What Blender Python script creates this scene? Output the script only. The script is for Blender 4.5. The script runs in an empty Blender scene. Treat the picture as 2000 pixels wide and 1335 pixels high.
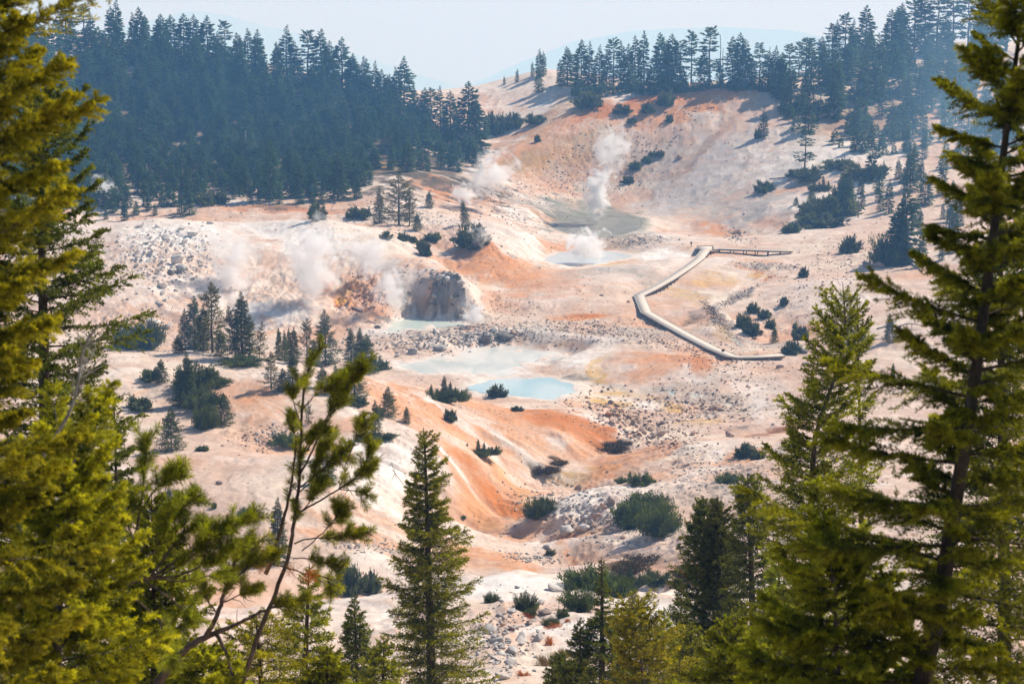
import bpy, math, random, time
import numpy as np
T0 = time.time()
rng = np.random.default_rng(7)
random.seed(7)
sc = bpy.context.scene
COL = sc.collection
# ------------------------------------------------------------------ camera
CAMH = 62.0
F = 3732.0                      # focal length in pixels of a 2000 wide frame
TH = math.radians(8.94)         # pitch below the horizon
cam_d = bpy.data.cameras.new('camera')
cam_d.sensor_width = 36.0
cam_d.lens = F / 2000 * 36.0
cam_d.clip_start = 0.5
cam_d.clip_end = 60000
cam_d.dof.use_dof = True
cam_d.dof.focus_distance = 250
cam_d.dof.aperture_fstop = 5.0
cam = bpy.data.objects.new('camera', cam_d)
COL.objects.link(cam)
cam.location = (0, 0, CAMH)
cam.rotation_euler = (math.pi / 2 - TH, 0, 0)
sc.camera = cam
ct, st = math.cos(TH), math.sin(TH)

def ray(u, v):
    """slopes (x per metre forward, z per metre forward) of the line of sight"""
    a = (u - 1000.0) / F
    b = (667.5 - v) / F
    dy = ct + b * st
    dz = -st + b * ct
    return a / dy, dz / dy

def at(u, v, D):
    xn, zn = ray(u, v)
    return np.array((xn * D, D, CAMH + zn * D))

def ucol(xn, zn=-0.12):
    return xn

# ------------------------------------------------------------------ terrain control: curves of (u, v, D)
CT = []
def P(*pts):
    for (u, v, D) in pts:
        xn, zn = ray(u, v)
        CT.append((xn, math.log(D), zn))
def H(*pts):                    # hidden places given by height: (u, z, D)
    for (u, z, D) in pts:
        xn = ray(u, 650)[0]
        CT.append((xn, math.log(D), (z - CAMH) / D))
# below the frame and behind the near trees
for D, zn in ((8, -.62), (15, -.47), (30, -.40), (50, -.375), (75, -.36)):
    for u in (-700, -200, 300, 800, 1300, 1800, 2300, 2800):
        CT.append((ray(u, 650)[0], math.log(D), zn))
P((700,1335,98),(1000,1335,98),(1100,1335,98),(1300,1345,95),(400,1345,100),(100,1345,100),(1600,1345,95),(1950,1310,60),
  (1000,1240,117),(1150,1240,115),(1300,1200,125),(900,1240,117),(700,1250,117),(400,1250,120),(1500,1230,120),
  (930,1122,158),(1050,1120,158),(1120,1135,150),(820,1140,155),(700,1160,150),(500,1180,145),(300,1180,145),(1180,1180,135),(1000,1170,140),(900,1180,138),
  (1330,1150,150),(1450,1130,150))
H((930,3,184),(1050,3,184),(760,6,182),(500,8,175),(1150,4,176),(1350,9,180),(1500,11,170),(1700,13,170))
P((900,1100,205),(1020,1095,208),(1110,1106,212),(1060,1072,228),(940,1042,232),(860,1010,222),(760,1100,196),(650,1085,197),(500,1100,192),(380,1060,200),
  (1150,1100,205),(1250,1110,200),(1350,1110,195),(1300,1130,188))
# valley thread
P((905,1028,236),(960,1006,243),(1000,985,249),(1050,962,258),(1110,935,272),(1180,905,280),(1085,915,276),(1215,868,293))
# right bank spur
P((1000,1010,246),(1060,1000,236),(1090,1050,222),(1150,950,243),(1200,948,243),(1250,960,238),(1350,1010,222),(1350,940,246),(1450,1000,215),
  (1430,900,262),(1200,1060,214),(1550,1000,205),(1500,930,245),(1650,950,215),(1300,900,270),(1220,895,276),(1350,868,276),(1480,868,272),(1600,860,265),(1300,866,288))
# third layer left
P((500,1000,207),(300,1000,208),(650,1000,210),(150,1000,205),(420,940,218),(700,930,222),(800,1000,222),(790,930,234),(250,930,218))
# second crest
P((560,885,238),(650,872,242),(750,863,246),(850,878,250),(930,898,257),(1000,925,265),(1080,948,270),(950,955,251),(880,940,243),(400,880,234),(250,885,234),(100,880,234),(1000,955,258),(930,985,245),(850,985,236))
# first crest slope
P((1100,900,281),(1180,885,287),(1000,870,278),(900,845,268),(800,830,258),(700,820,254),(600,800,257),(500,800,255),(400,800,255),(300,800,255),(100,800,252),
  (1100,850,288),(1000,825,293),(900,800,288),(800,780,278),(700,760,273),(600,740,271),(500,735,270),(380,735,270),(250,735,268),(100,735,266))
P((250,688,300),(350,684,300),(470,690,298),(560,705,294),(650,722,292),(760,746,294),(850,765,300),(940,785,308),(1020,795,312),(1100,800,312),(1180,818,306),(1210,842,298),(100,688,300))
# hidden hollow behind it
H((100,3,345),(250,3,345),(400,2.6,345),(550,1.6,345),(680,.8,345),(780,.3,340),(860,.1,330))
# basin floor
P((1060,742,350),(1160,760,343),(1130,782,330),(1200,800,322),(1300,790,326),(1330,770,333),(1250,745,343),(1400,800,322),(1300,830,308),(1450,800,318),(1240,840,304),
  (1330,690,364),(1300,715,352),(1200,710,357),(1120,710,358),(1400,720,349),(1390,750,338),(1500,720,350),(1480,760,335),(1560,700,356),(1600,760,328),(1700,740,332),(1800,745,330),
  (1380,845,300),(1440,850,298),(1520,835,298),(1560,828,300),(1680,860,283),(1800,860,280),
  (1200,690,366),(1080,668,375),(950,645,392),(880,662,386),(830,690,376),(1000,640,398),(1150,650,392),(1250,650,388),(1330,660,380),(790,690,378),(760,700,372))
H((820,.1,352),(900,.1,358),(960,.1,362),(1040,.1,366),(940,-.2,340),(1000,-.2,342),(1060,-.2,342),(1000,.1,350))
H((760,1.8,400),(820,1.8,403),(880,1.8,404),(720,1.8,398))
# cliff and vents
P((800,556,421),(835,543,419),(878,536,417),(905,552,416),(800,610,408),(860,615,407),(915,620,407),(925,590,414),(870,525,428),(940,565,428),(780,540,428),(760,600,411),
  (700,600,414),(690,560,430),(640,520,440),(700,500,447),(760,500,444),(600,560,428),(600,610,409),(560,640,402),(650,640,403),(540,590,415),(560,530,436))
P((510,458,468),(560,436,476),(620,431,478),(680,438,476),(740,455,470),(800,480,462),(860,515,440),(600,480,456),(700,470,460),(480,480,455),(450,520,440),(500,520,442),
  (450,600,416),(380,640,400),(300,640,398),(300,570,418),(300,500,443),(400,500,445),(400,450,466),(300,428,478),(230,440,476),(350,430,478),(430,440,474),(100,500,450),(100,600,405),(100,440,474),(200,540,428))
H((250,12,520),(400,12,515),(520,12.5,510),(620,13,515),(700,13,515),(100,12,520))
P((600,408,545),(500,405,545),(400,405,545),(300,410,540),(700,420,530),(760,440,505),(830,460,490),(860,490,472),(700,400,555),(800,390,560),(850,400,560),(900,420,545),
  (200,400,540),(100,400,540),(0,400,540))
# orange hump
P((940,466,476),(960,480,470),(900,500,466),(880,525,455),(990,478,480),(960,530,450),(900,550,440),(1010,500,468),(1050,470,505),(1050,500,482),(1060,520,470),(980,440,510),(1020,450,515),
  (1000,560,438),(950,600,418),(1100,600,416),(1040,590,420),(1100,560,434),(1180,560,436),(1180,600,416),(1000,620,408),(1200,540,446),(1100,540,450),(1250,520,462),(1150,525,462))
H((1100,5.4,492),(1150,5.4,494),(1200,5.5,494),(1300,5.6,500),(1130,5.4,500),(1330,5.8,498))
P((1080,480,520),(1130,466,540),(1200,468,538),(1300,478,520),(1280,455,548),(1240,450,560),(1350,470,530),(1420,465,540),(1070,450,550),(1040,425,575),(1030,400,600),(1100,392,640),(1060,420,580))
H((1150,5.6,600),(1190,5.6,600),(1100,6.4,585),(1220,5.8,608),(1160,6.0,572),(1110,7.5,615))
P((1300,530,458),(1350,505,482),(1400,500,492),(1450,510,480),(1500,540,455),(1430,545,452),(1380,570,432),(1330,560,442),(1280,590,424),(1370,600,412),(1350,640,396),(1300,620,404),
  (1450,650,384),(1420,630,394),(1480,680,368),(1410,610,406),(1500,500,500),(1470,560,440),
  (1480,545,452),(1440,590,420),(1480,620,402),(1500,660,384),(1560,665,372),(1600,670,368),(1550,600,404),(1600,550,428),(1650,600,396),(1700,560,418),(1560,510,478),(1600,500,490),
  (1650,500,485),(1700,520,462),(1750,600,392),(1800,640,366),(1800,540,440),(1650,660,366),(1900,600,380),(1900,500,460),
  (1540,487,508),(1600,470,520),(1660,450,540),(1700,440,548),(1750,480,500),(1560,450,548),(1800,440,545),(1900,420,560),(1950,460,520))
# far slope
P((1000,400,602),(1100,380,650),(1200,390,650),(1250,400,645),(1300,415,630),(1400,440,600),(1480,458,580),(1530,455,560),
  (950,370,625),(900,350,625),(900,385,590),(850,345,605),(830,370,585),(960,340,650),(1050,340,670),(1150,330,680),(1250,330,680),(1350,350,660),(1450,370,640),(1500,400,605),
  (1000,290,690),(1100,260,700),(1200,260,700),(1300,260,700),(1400,270,690),(1500,300,670),(1560,360,630),(1600,400,590),
  (1110,215,726),(1180,200,728),(1240,192,730),(1300,182,730),(1380,172,730),(1440,165,730),(1480,168,728),(1510,185,722),(1500,230,705),(1560,250,690),(1600,300,655),
  (1650,380,600),(1700,340,625),(1750,400,580),(1650,260,690),(1700,220,715),(1600,190,725),(1550,165,745),(1600,140,775),(1700,150,760),(1750,110,800),(1650,120,800),(1800,300,650),(1800,200,730),(1850,350,610),(1900,250,690),(1950,120,800),(2050,90,830),(1900,90,815),(2000,300,650),(2100,300,650),
  (1200,172,760),(1300,165,762),(1400,160,762),(1480,158,762),(1150,160,770),(1120,165,765))
P((1000,240,735),(960,270,720),(1040,220,740),(950,220,750),(935,185,775),(980,160,790),(1030,142,795),(1065,135,795),(1120,145,790),(1010,190,765),(1080,180,760),(940,300,690))
H((1000,36,850),(1150,40,850),(1300,42,830),(1450,42,830),(1600,50,860))
# left forest hill
P((950,325,672),(900,300,680),(850,330,640),(800,300,660),(700,330,620),(600,350,600),(500,350,598),(400,350,596),(300,350,590),(200,350,588),(100,350,588),
  (930,290,700),(860,255,715),(800,225,722),(730,195,728),(650,170,732),(560,148,738),(450,128,745),(350,112,750),(250,98,755),(150,85,760),(50,70,765),(-100,55,770),
  (800,270,690),(650,250,680),(500,230,680),(350,220,680),(200,210,680),(50,200,680),(-150,200,680),(-150,350,588),(-150,600,405),(-150,735,266),(-150,930,218),(-150,1345,100))
H((50,58,900),(350,52,900),(650,42,900),(850,30,860))
# right edge and the far side
P((2150,440,545),(2150,600,380),(2150,740,330),(2150,860,280),(2150,950,215),(2150,1130,150),(2200,120,800))
for u in (-600, -100, 400, 900, 1400, 1900, 2500):
    H((u, 5, 1100), (u, -150, 1700), (u, -600, 3000))
    for D in (5000, 9000, 15000, 24000):
        H((u, -1200, D))
for u in (-700, 2700):
    for D, zn in ((120, -.30), (200, -.24), (300, -.16), (450, -.10), (600, -.05), (800, -.02)):
        CT.append((ray(u, 650)[0], math.log(D), zn))
CT = np.array(CT)
# merge control points that sit on top of each other
keep = []
for i, c in enumerate(CT):
    if all((abs(c[0]-CT[j][0]) + abs(c[1]-CT[j][1])) > 0.006 for j in keep):
        keep.append(i)
CT = CT[keep]

def tps_fit(pts, val, lam):
    n = len(pts)
    d = np.hypot(pts[:, None, 0]-pts[None, :, 0], pts[:, None, 1]-pts[None, :, 1])
    K = np.where(d > 0, d*d*np.log(d + 1e-12), 0) + lam*np.eye(n)
    Q = np.hstack([np.ones((n, 1)), pts])
    A = np.zeros((n+3, n+3)); A[:n, :n] = K; A[:n, n:] = Q; A[n:, :n] = Q.T
    w = np.linalg.solve(A, np.concatenate([val, np.zeros(3)]))
    return w
def tps_eval(w, pts, X, Y):
    out = np.zeros(X.shape)
    for i, (a, b) in enumerate(pts):
        d2 = (X-a)**2 + (Y-b)**2 + 1e-14
        out += w[i]*0.5*d2*np.log(d2)
    n = len(pts)
    return out + w[n] + w[n+1]*X + w[n+2]*Y
KS = 1.0
cpts = np.stack([CT[:, 0]*KS, CT[:, 1]], 1)
W = tps_fit(cpts, CT[:, 2], 3e-6)

# ------------------------------------------------------------------ noise
_perm = rng.integers(0, 2**31, 4096)
def vnoise(x, y, seed=0):
    xi = np.floor(x).astype(np.int64); yi = np.floor(y).astype(np.int64)
    xf = x-xi; yf = y-yi
    u = xf*xf*xf*(xf*(xf*6-15)+10); v = yf*yf*yf*(yf*(yf*6-15)+10)
    def g(ix, iy):
        h = (ix*374761393 + iy*668265263 + seed*974634777) & 0xffffffff
        h = ((h ^ (h >> 13))*1274126177) & 0xffffffff
        h = h ^ (h >> 16)
        a = (h & 0xffff)/65536.0*2*np.pi
        return np.cos(a), np.sin(a)
    def d(ix, iy, fx, fy):
        gx, gy = g(ix, iy)
        return gx*fx+gy*fy
    n00 = d(xi, yi, xf, yf); n10 = d(xi+1, yi, xf-1, yf)
    n01 = d(xi, yi+1, xf, yf-1); n11 = d(xi+1, yi+1, xf-1, yf-1)
    return ((n00*(1-u)+n10*u)*(1-v) + (n01*(1-u)+n11*u)*v)*1.5
def fbm(x, y, scale, octv=4, seed=0, gain=.5, ridged=False):
    o = np.zeros(x.shape); a = 1.0
    for k in range(octv):
        n = vnoise(x/scale*2**k + 17.3*k, y/scale*2**k - 9.1*k, seed+k)
        if ridged: n = 0.5-2*np.abs(n)
        o += a*n; a *= gain
    return o

# ------------------------------------------------------------------ the ground grid: polar, finer where it is looked at
NX, ND = 1150, 1500
xs_in = np.linspace(-.285, .285, NX-120)
xs = np.concatenate([np.linspace(-.75, -.288, 60), xs_in, np.linspace(.288, .75, 60)])
def lseg(a, b, n): return np.linspace(math.log(a), math.log(b), n, endpoint=False)
ld = np.concatenate([lseg(2, 80, 50), lseg(80, 190, 210), lseg(190, 440, 640), lseg(440, 860, 480), lseg(860, 2000, 60),
                     np.linspace(math.log(2000), math.log(23000), 44)])
ND = len(ld); NX = len(xs)
# thin-plate on a coarse grid, then cubic-ish upsampling
cx = np.linspace(-.75, .75, 401); cl = np.linspace(ld[0], ld[-1], 900)
GX, GL = np.meshgrid(cx*KS, cl)
ZC = tps_eval(W, cpts, GX, GL)
def cubic_up(Z, c, q, axis):
    Z = np.moveaxis(Z, axis, 0)
    t = (q-c[0])/(c[1]-c[0]); i = np.clip(np.floor(t).astype(int), 0, len(c)-2); f = (t-i)[:, None]
    p0 = Z[np.clip(i-1, 0, len(c)-1)]; p1 = Z[i]; p2 = Z[i+1]; p3 = Z[np.clip(i+2, 0, len(c)-1)]
    o = p1 + .5*f*(p2-p0 + f*(2*p0-5*p1+4*p2-p3 + f*(3*(p1-p2)+p3-p0)))
    return np.moveaxis(o, 0, axis)
ZN = cubic_up(cubic_up(ZC, cl, ld, 0), cx, xs, 1)
XN, LD = np.meshgrid(xs, ld)
DD = np.exp(LD); XX = XN*DD; YY = DD.copy(); ZZ = CAMH + ZN*DD
ZZ = np.where(YY < 8, np.minimum(ZZ, CAMH-1.7-YY*.45), ZZ)
near = np.clip((YY-60)/60, .15, 1)*np.clip((1200-YY)/300, 0, 1)
SM = ZZ.copy()                                            # smooth version

# ---- picking on the smooth ground
def column(xn):
    t = np.interp(xn, xs, np.arange(NX)); i = min(int(t), NX-2); f = t-i
    return i, f
def pick(u, v, Z=None, dmin=60):
    Z = ZZ if Z is None else Z
    xn, zn = ray(u, v)
    i, f = column(xn)
    z = (Z[:, i]*(1-f)+Z[:, i+1]*f - CAMH)/YY[:, 0]
    ok = np.nonzero((z >= zn) & (YY[:, 0] > dmin))[0]
    k = ok[0] if len(ok) else np.searchsorted(YY[:, 0], 800)
    if k == 0: k = 1
    a, b = z[k-1], z[k]
    t = 0 if b == a else np.clip((zn-a)/(b-a), 0, 1)
    D = YY[k-1, 0]*(1-t)+YY[k, 0]*t
    return np.array((xn*D, D, CAMH+zn*D))
def zat(x, y, Z=None):
    Z = ZZ if Z is None else Z
    i, f = column(x/y)
    t = np.interp(math.log(y), ld, np.arange(ND)); j = min(int(t), ND-2); g = t-j
    return (Z[j, i]*(1-f)+Z[j, i+1]*f)*(1-g) + (Z[j+1, i]*(1-f)+Z[j+1, i+1]*f)*g
def flatpt(u, v, z):
    xn, zn = ray(u, v)
    D = (z-CAMH)/zn
    return np.array((xn*D, D, z))
def smooth(a, b, x):
    t = np.clip((x-a)/(b-a), 0, 1); return t*t*(3-2*t)
def wobble_poly(pts, n=10, amp=.4, seed=1):
    """closed smooth outline through world points with an uneven shore"""
    pts = np.array(pts); m = len(pts); out = []
    for i in range(m):
        p0, p1, p2, p3 = pts[i-1], pts[i], pts[(i+1) % m], pts[(i+2) % m]
        for k in range(n):
            t = k/n
            out.append(.5*((2*p1)+(-p0+p2)*t+(2*p0-5*p1+4*p2-p3)*t*t+(-p0+3*p1-3*p2+p3)*t**3))
    out = np.array(out)
    out[:, 0] += amp*fbm(out[:, 0], out[:, 1], 5, 3, seed)
    out[:, 1] += amp*3*fbm(out[:, 0], out[:, 1], 5, 3, seed+9)
    return out
def poly_sd(poly, X, Y):
    """signed distance (negative inside) for 2-D polygon, only near its box"""
    out = np.full(X.shape, 1e3)
    m = (X > poly[:, 0].min()-25) & (X < poly[:, 0].max()+25) & (Y > poly[:, 1].min()-25) & (Y < poly[:, 1].max()+25)
    x, y = X[m], Y[m]
    d = np.full(x.shape, 1e9); ins = np.zeros(x.shape, bool)
    for a, b in zip(poly, np.roll(poly, -1, 0)):
        e = b[:2]-a[:2]; L = e@e+1e-12
        t = np.clip(((x-a[0])*e[0]+(y-a[1])*e[1])/L, 0, 1)
        d = np.minimum(d, np.hypot(x-a[0]-t*e[0], y-a[1]-t*e[1]))
        c = ((a[1] > y) != (b[1] > y)) & (x < (b[0]-a[0])*(y-a[1])/(b[1]-a[1]+1e-12)+a[0])
        ins ^= c
    out[m] = np.where(ins, -d, d)
    return out
# ------------------------------------------------------------------ helpers for meshes, materials, tags
def tag(o, label=None, cat=None, group=None, kind=None):
    if label: o['label'] = label
    if cat: o['category'] = cat
    if group: o['group'] = group
    if kind: o['kind'] = kind
    return o
def npmesh(name, verts, quads=None, tris=None, smooth_=False, mats=(), attrs=None, matidx=None):
    me = bpy.data.meshes.new(name)
    verts = np.asarray(verts, np.float32)
    me.vertices.add(len(verts)); me.vertices.foreach_set('co', verts.ravel())
    nq = 0 if quads is None else len(quads); nt = 0 if tris is None else len(tris)
    loops = []
    if nq: loops.append(np.asarray(quads, np.int32).ravel())
    if nt: loops.append(np.asarray(tris, np.int32).ravel())
    loops = np.concatenate(loops)
    me.loops.add(len(loops)); me.loops.foreach_set('vertex_index', loops)
    me.polygons.add(nq+nt)
    tot = np.concatenate([np.full(nq, 4, np.int32), np.full(nt, 3, np.int32)])
    start = np.concatenate([[0], np.cumsum(tot)[:-1]]).astype(np.int32)
    me.polygons.foreach_set('loop_start', start); me.polygons.foreach_set('loop_total', tot)
    if smooth_: me.polygons.foreach_set('use_smooth', np.ones(nq+nt, bool))
    if matidx is not None: me.polygons.foreach_set('material_index', np.asarray(matidx, np.int32))
    me.update(calc_edges=True)
    for k, (dom, typ, arr) in (attrs or {}).items():
        a = me.attributes.new(k, typ, dom)
        if typ == 'FLOAT_COLOR':
            arr = np.concatenate([arr, np.ones((len(arr), 1))], 1)
            a.data.foreach_set('color', arr.astype(np.float32).ravel())
        else: a.data.foreach_set('value', arr.astype(np.float32).ravel())
    for m in mats: me.materials.append(m)
    return me
def link(name, me, parent=None, loc=None):
    o = bpy.data.objects.new(name, me); COL.objects.link(o)
    if loc is not None: o.location = tuple(float(c) for c in loc)
    if parent is not None: o.parent = parent
    return o
class NT:
    def __init__(s, name, kind='mat'):
        s.m = bpy.data.materials.new(name); s.m.use_nodes = True
        s.t = s.m.node_tree; s.t.nodes.clear()
    def n(s, typ, ins=None, **kw):
        nd = s.t.nodes.new(typ)
        for k, v in kw.items(): setattr(nd, k, v)
        for k, v in (ins or {}).items():
            if isinstance(v, bpy.types.NodeSocket): s.t.links.new(v, nd.inputs[k])
            else: nd.inputs[k].default_value = v
        return nd
    def ramp(s, fac, stops, interp='LINEAR'):
        nd = s.n('ShaderNodeValToRGB', {'Fac': fac}); cr = nd.color_ramp; cr.interpolation = interp
        while len(cr.elements) < len(stops): cr.elements.new(.5)
        for e, (p, c) in zip(cr.elements, stops):
            e.position = p; e.color = (*c, 1) if len(c) == 3 else c
        return nd.outputs['Color']
    def mix(s, f, a, b, mode='MIX'):
        nd = s.n('ShaderNodeMix', data_type='RGBA', blend_type=mode)
        for i, v in ((0, f), (6, a), (7, b)):
            if isinstance(v, bpy.types.NodeSocket): s.t.links.new(v, nd.inputs[i])
            else: nd.inputs[i].default_value = v if i == 0 else (*v, 1)
        return nd.outputs[2]
    def math(s, op, a, b=0.0, clamp=False):
        nd = s.n('ShaderNodeMath', operation=op, use_clamp=clamp)
        for i, v in ((0, a), (1, b)):
            if isinstance(v, bpy.types.NodeSocket): s.t.links.new(v, nd.inputs[i])
            else: nd.inputs[i].default_value = v
        return nd.outputs[0]
    def out(s, surf=None, vol=None):
        o = s.n('ShaderNodeOutputMaterial')
        if surf: s.t.links.new(surf, o.inputs['Surface'])
        if vol: s.t.links.new(vol, o.inputs['Volume'])
        return s.m

# ------------------------------------------------------------------ pools
POOLS = {}
def pool(key, z, pts, amp=.3, seed=1):
    POOLS[key] = (z, wobble_poly([flatpt(u, v, z) for u, v in pts], 10, amp, seed))
pool('blue', 0.0, [(913,757),(945,744),(1000,737),(1060,738),(1108,746),(1122,761),(1098,774),(1050,779),(995,772),(945,766)], .7)
pool('mid', 0.12, [(778,713),(830,703),(880,695),(915,681),(960,677),(1050,682),(1098,689),(1112,696),(1062,702),(1008,710),(1022,722),(1012,732),(960,736),(900,731),(850,725),(805,723)], 1.3, 3)
pool('left', 1.8, [(737,646),(768,629),(800,622),(850,624),(893,628),(903,633),(880,638),(835,641),(790,645),(760,649)], .8, 5)
pool('upper', 5.5, [(1064,513),(1075,499),(1120,490),(1180,490),(1222,496),(1232,502),(1205,509),(1155,517),(1100,520)], 1.0, 7)
pool('crater', 6.0, [(1150,420),(1195,415),(1238,423),(1254,435),(1238,449),(1195,458),(1150,460),(1108,455),(1088,441),(1112,426)], 1.3, 9)
psd = {}
for k, (z, poly) in POOLS.items():
    sd = poly_sd(poly, XX, YY); psd[k] = sd
    w = 7.0 if k != 'crater' else 10.0
    t = smooth(0, w, sd)
    n = fbm(XX, YY, 3, 3, 31)*.12
    tgt = np.where(sd < 0, z-.04-np.minimum(.5, -sd*.25), z + .03 + .03*np.maximum(sd, 0) + np.abs(n)*smooth(0, 2, sd))
    if k in ('mid', 'left'):                            # silt bars that just break the surface
        tgt = np.where(sd < 0, z-.07-np.minimum(.10, -sd*.03)+.20*fbm(XX, YY*.45, 5, 4, 33), tgt)
    ZZ = np.where(sd < w, tgt*(1-t)+ZZ*t, ZZ)
SM2 = ZZ.copy()

# ------------------------------------------------------------------ stained and rough patches, each a place on the ground
C = dict(ash=(.47,.43,.41), pink=(.60,.445,.355), white=(.76,.715,.67), cream=(.72,.61,.50), orange=(.60,.285,.135), deep=(.50,.175,.05), yellow=(.60,.36,.09), ochre=(.40,.24,.09),
         grey=(.33,.30,.27), dgrey=(.12,.115,.105), moss=(.10,.062,.028), gg=(.235,.245,.20), red=(.33,.13,.065), brown=(.22,.125,.07), blue=(.40,.50,.50), floor=(.11,.085,.055), pale=(.66,.52,.43))
wx = fbm(XX, YY, 9, 4, 51); wy = fbm(XX, YY, 9, 4, 61)
wx2 = fbm(XX, YY, 2.5, 3, 71); wy2 = fbm(XX, YY, 2.5, 3, 75)
mott = fbm(XX, YY, 22, 5, 81); mott2 = fbm(XX, YY, 5, 4, 91)
gy_, gx_ = np.gradient(SM, axis=0)/np.gradient(YY, axis=0), np.gradient(SM, axis=1)/np.maximum(np.gradient(XX, axis=1), 1e-6)
gy_ = gy_-gx_*XN                                       # slope along y at fixed x
sl_m = np.hypot(gx_, gy_); dxn, dyn = gx_/(sl_m+1e-3), gy_/(sl_m+1e-3)
STK = np.zeros(XX.shape)
for k in range(-4, 5):                                 # grain drawn out down the slope
    STK += vnoise((XX+dxn*k*1.6)/1.7+wx2*.25, (YY+dyn*k*1.6)/1.7+wy2*.25, 300)+.7*vnoise((XX+dxn*k*.9)/.7, (YY+dyn*k*.9)/.7, 301)
STK = STK/9*2.2*smooth(.06, .2, sl_m)
BIGS = np.zeros(XX.shape)
for k in range(-3, 4):
    BIGS += vnoise((XX+dxn*k*5)/6.5+wx*.3, (YY+dyn*k*5)/6.5+wy*.3, 302)
BIGS = BIGS/7*1.9*smooth(.06, .2, sl_m)
base = np.ones(XX.shape+(3,))*np.array(C['pink'])
def blend(a, c, f): a += (np.array(c)-a)*f[..., None]
blend(base, C['cream'], smooth(-.1, .5, mott)*.5)
blend(base, C['orange'], smooth(.15, .8, -mott)*.25)
blend(base, C['white'], smooth(.1, .6, mott2)*.18)
rough = np.zeros(XX.shape)
def stamp_field(u, v, au, av, rot=0, hard=.5, warp=.5):
    p = pick(u, v); D = p[1]
    q1, q2 = pick(u, v+4), pick(u, v-4)
    B = (q2-q1)[:2]/8
    L = np.hypot(*B)
    if L > .22*D/100*1.6: B = B/L*(.12*D/100*1.6)
    A = np.array((D/F, 0.0))
    r = math.radians(rot); ca, sa = math.cos(r), math.sin(r)
    E1 = (A*ca + B*(-sa))*au; E2 = (A*sa + B*ca)*av      # image y is down, B points up-slope
    M = np.linalg.inv(np.array([[E1[0], E2[0]], [E1[1], E2[1]]]))
    ext = np.abs(E1)+np.abs(E2)
    sc_ = min(np.hypot(*E1), np.hypot(*E2))
    rr = 2.2
    ix = np.nonzero((YY[:, 0] > p[1]-ext[1]*rr) & (YY[:, 0] < p[1]+ext[1]*rr))[0]
    if len(ix) == 0: return None
    i0, i1 = ix[0], ix[-1]+1
    lo, hi = (p[0]-ext[0]*rr)/p[1], (p[0]+ext[0]*rr)/p[1]
    j0, j1 = np.searchsorted(xs, lo-.03), np.searchsorted(xs, hi+.03)
    s = (slice(i0, i1), slice(j0, j1))
    dx = XX[s]-p[0] + warp*sc_*wx[s]*.9 + warp*.35*sc_*wx2[s]; dy = YY[s]-p[1] + warp*sc_*wy[s]*1.4 + warp*.5*sc_*wy2[s]
    a = M[0, 0]*dx+M[0, 1]*dy; b = M[1, 0]*dx+M[1, 1]*dy
    return s, smooth(1.25, hard*.9, np.sqrt(a*a+b*b)), a, b
def S(col, u, v, au, av, rot=0, k=1.0, hard=.62, streak=0.0):
    r = stamp_field(u, v, au, av, rot, hard)
    if r is None: return
    s, f, a, b = r
    if streak:                                         # rain-washed bands along the long axis of the patch
        n = fbm(a*2+u, b*22, 2.2, 4, int(u) % 97)
        f = f*np.clip(1-streak+streak*(.5+1.3*n), 0, 1.2)
    else:
        f = f*np.clip(.95+.5*mott2[s]+.7*STK[s]*(col not in ('moss', 'floor')), 0, 1.15)
    sub = base[s]; blend(sub, C[col], np.clip(f*k, 0, 1)); base[s] = sub
def R(u, v, au, av, rot=0, k=1.0):
    r = stamp_field(u, v, au, av, rot, .5)
    if r: rough[r[0]] = np.maximum(rough[r[0]], r[1]*k)
# slope-dependent streaks: long runnels
run = STK*.7+BIGS*.7
blend(base, C['orange'], smooth(.1, .8, run)*.30*near)
blend(base, C['white'], smooth(.1, .8, -run)*.35*near)
ln_ = smooth(.10, .0, np.abs(BIGS))*smooth(.08, .22, sl_m)*near
blend(base, C['orange'], ln_*np.clip(.25+.6*mott, 0, .6)); blend(base, C['brown'], smooth(.045, .0, np.abs(BIGS))*smooth(.1, .25, sl_m)*near*np.clip(.15-.5*mott, 0, .5))
crk = np.abs(fbm(XX+wx*3, YY*.6+wy*3, 12, 4, 401))
blend(base, C['grey'], smooth(.035, 0, crk)*near*.30)
def boxb(A, r, ax):
    A = np.moveaxis(A, ax, 0); P_ = np.concatenate([np.repeat(A[:1], r+1, 0), A, np.repeat(A[-1:], r, 0)]).cumsum(0)
    return np.moveaxis((P_[2*r+1:]-P_[:-2*r-1])/(2*r+1), 0, ax)
lin = CAMH+ZZ*0
cvx = ZZ-boxb(boxb(ZZ, 26, 0), 44, 1)                  # crests tinted paler, hollows more orange
m_in = (np.abs(XN) < .28)*near
blend(base, C['white'], smooth(.02, .45, cvx+.10*mott2)*.45*m_in)
blend(base, C['orange'], smooth(.03, .5, -cvx+.12*mott2)*smooth(.35, -.3, mott)*.45*m_in)
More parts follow.
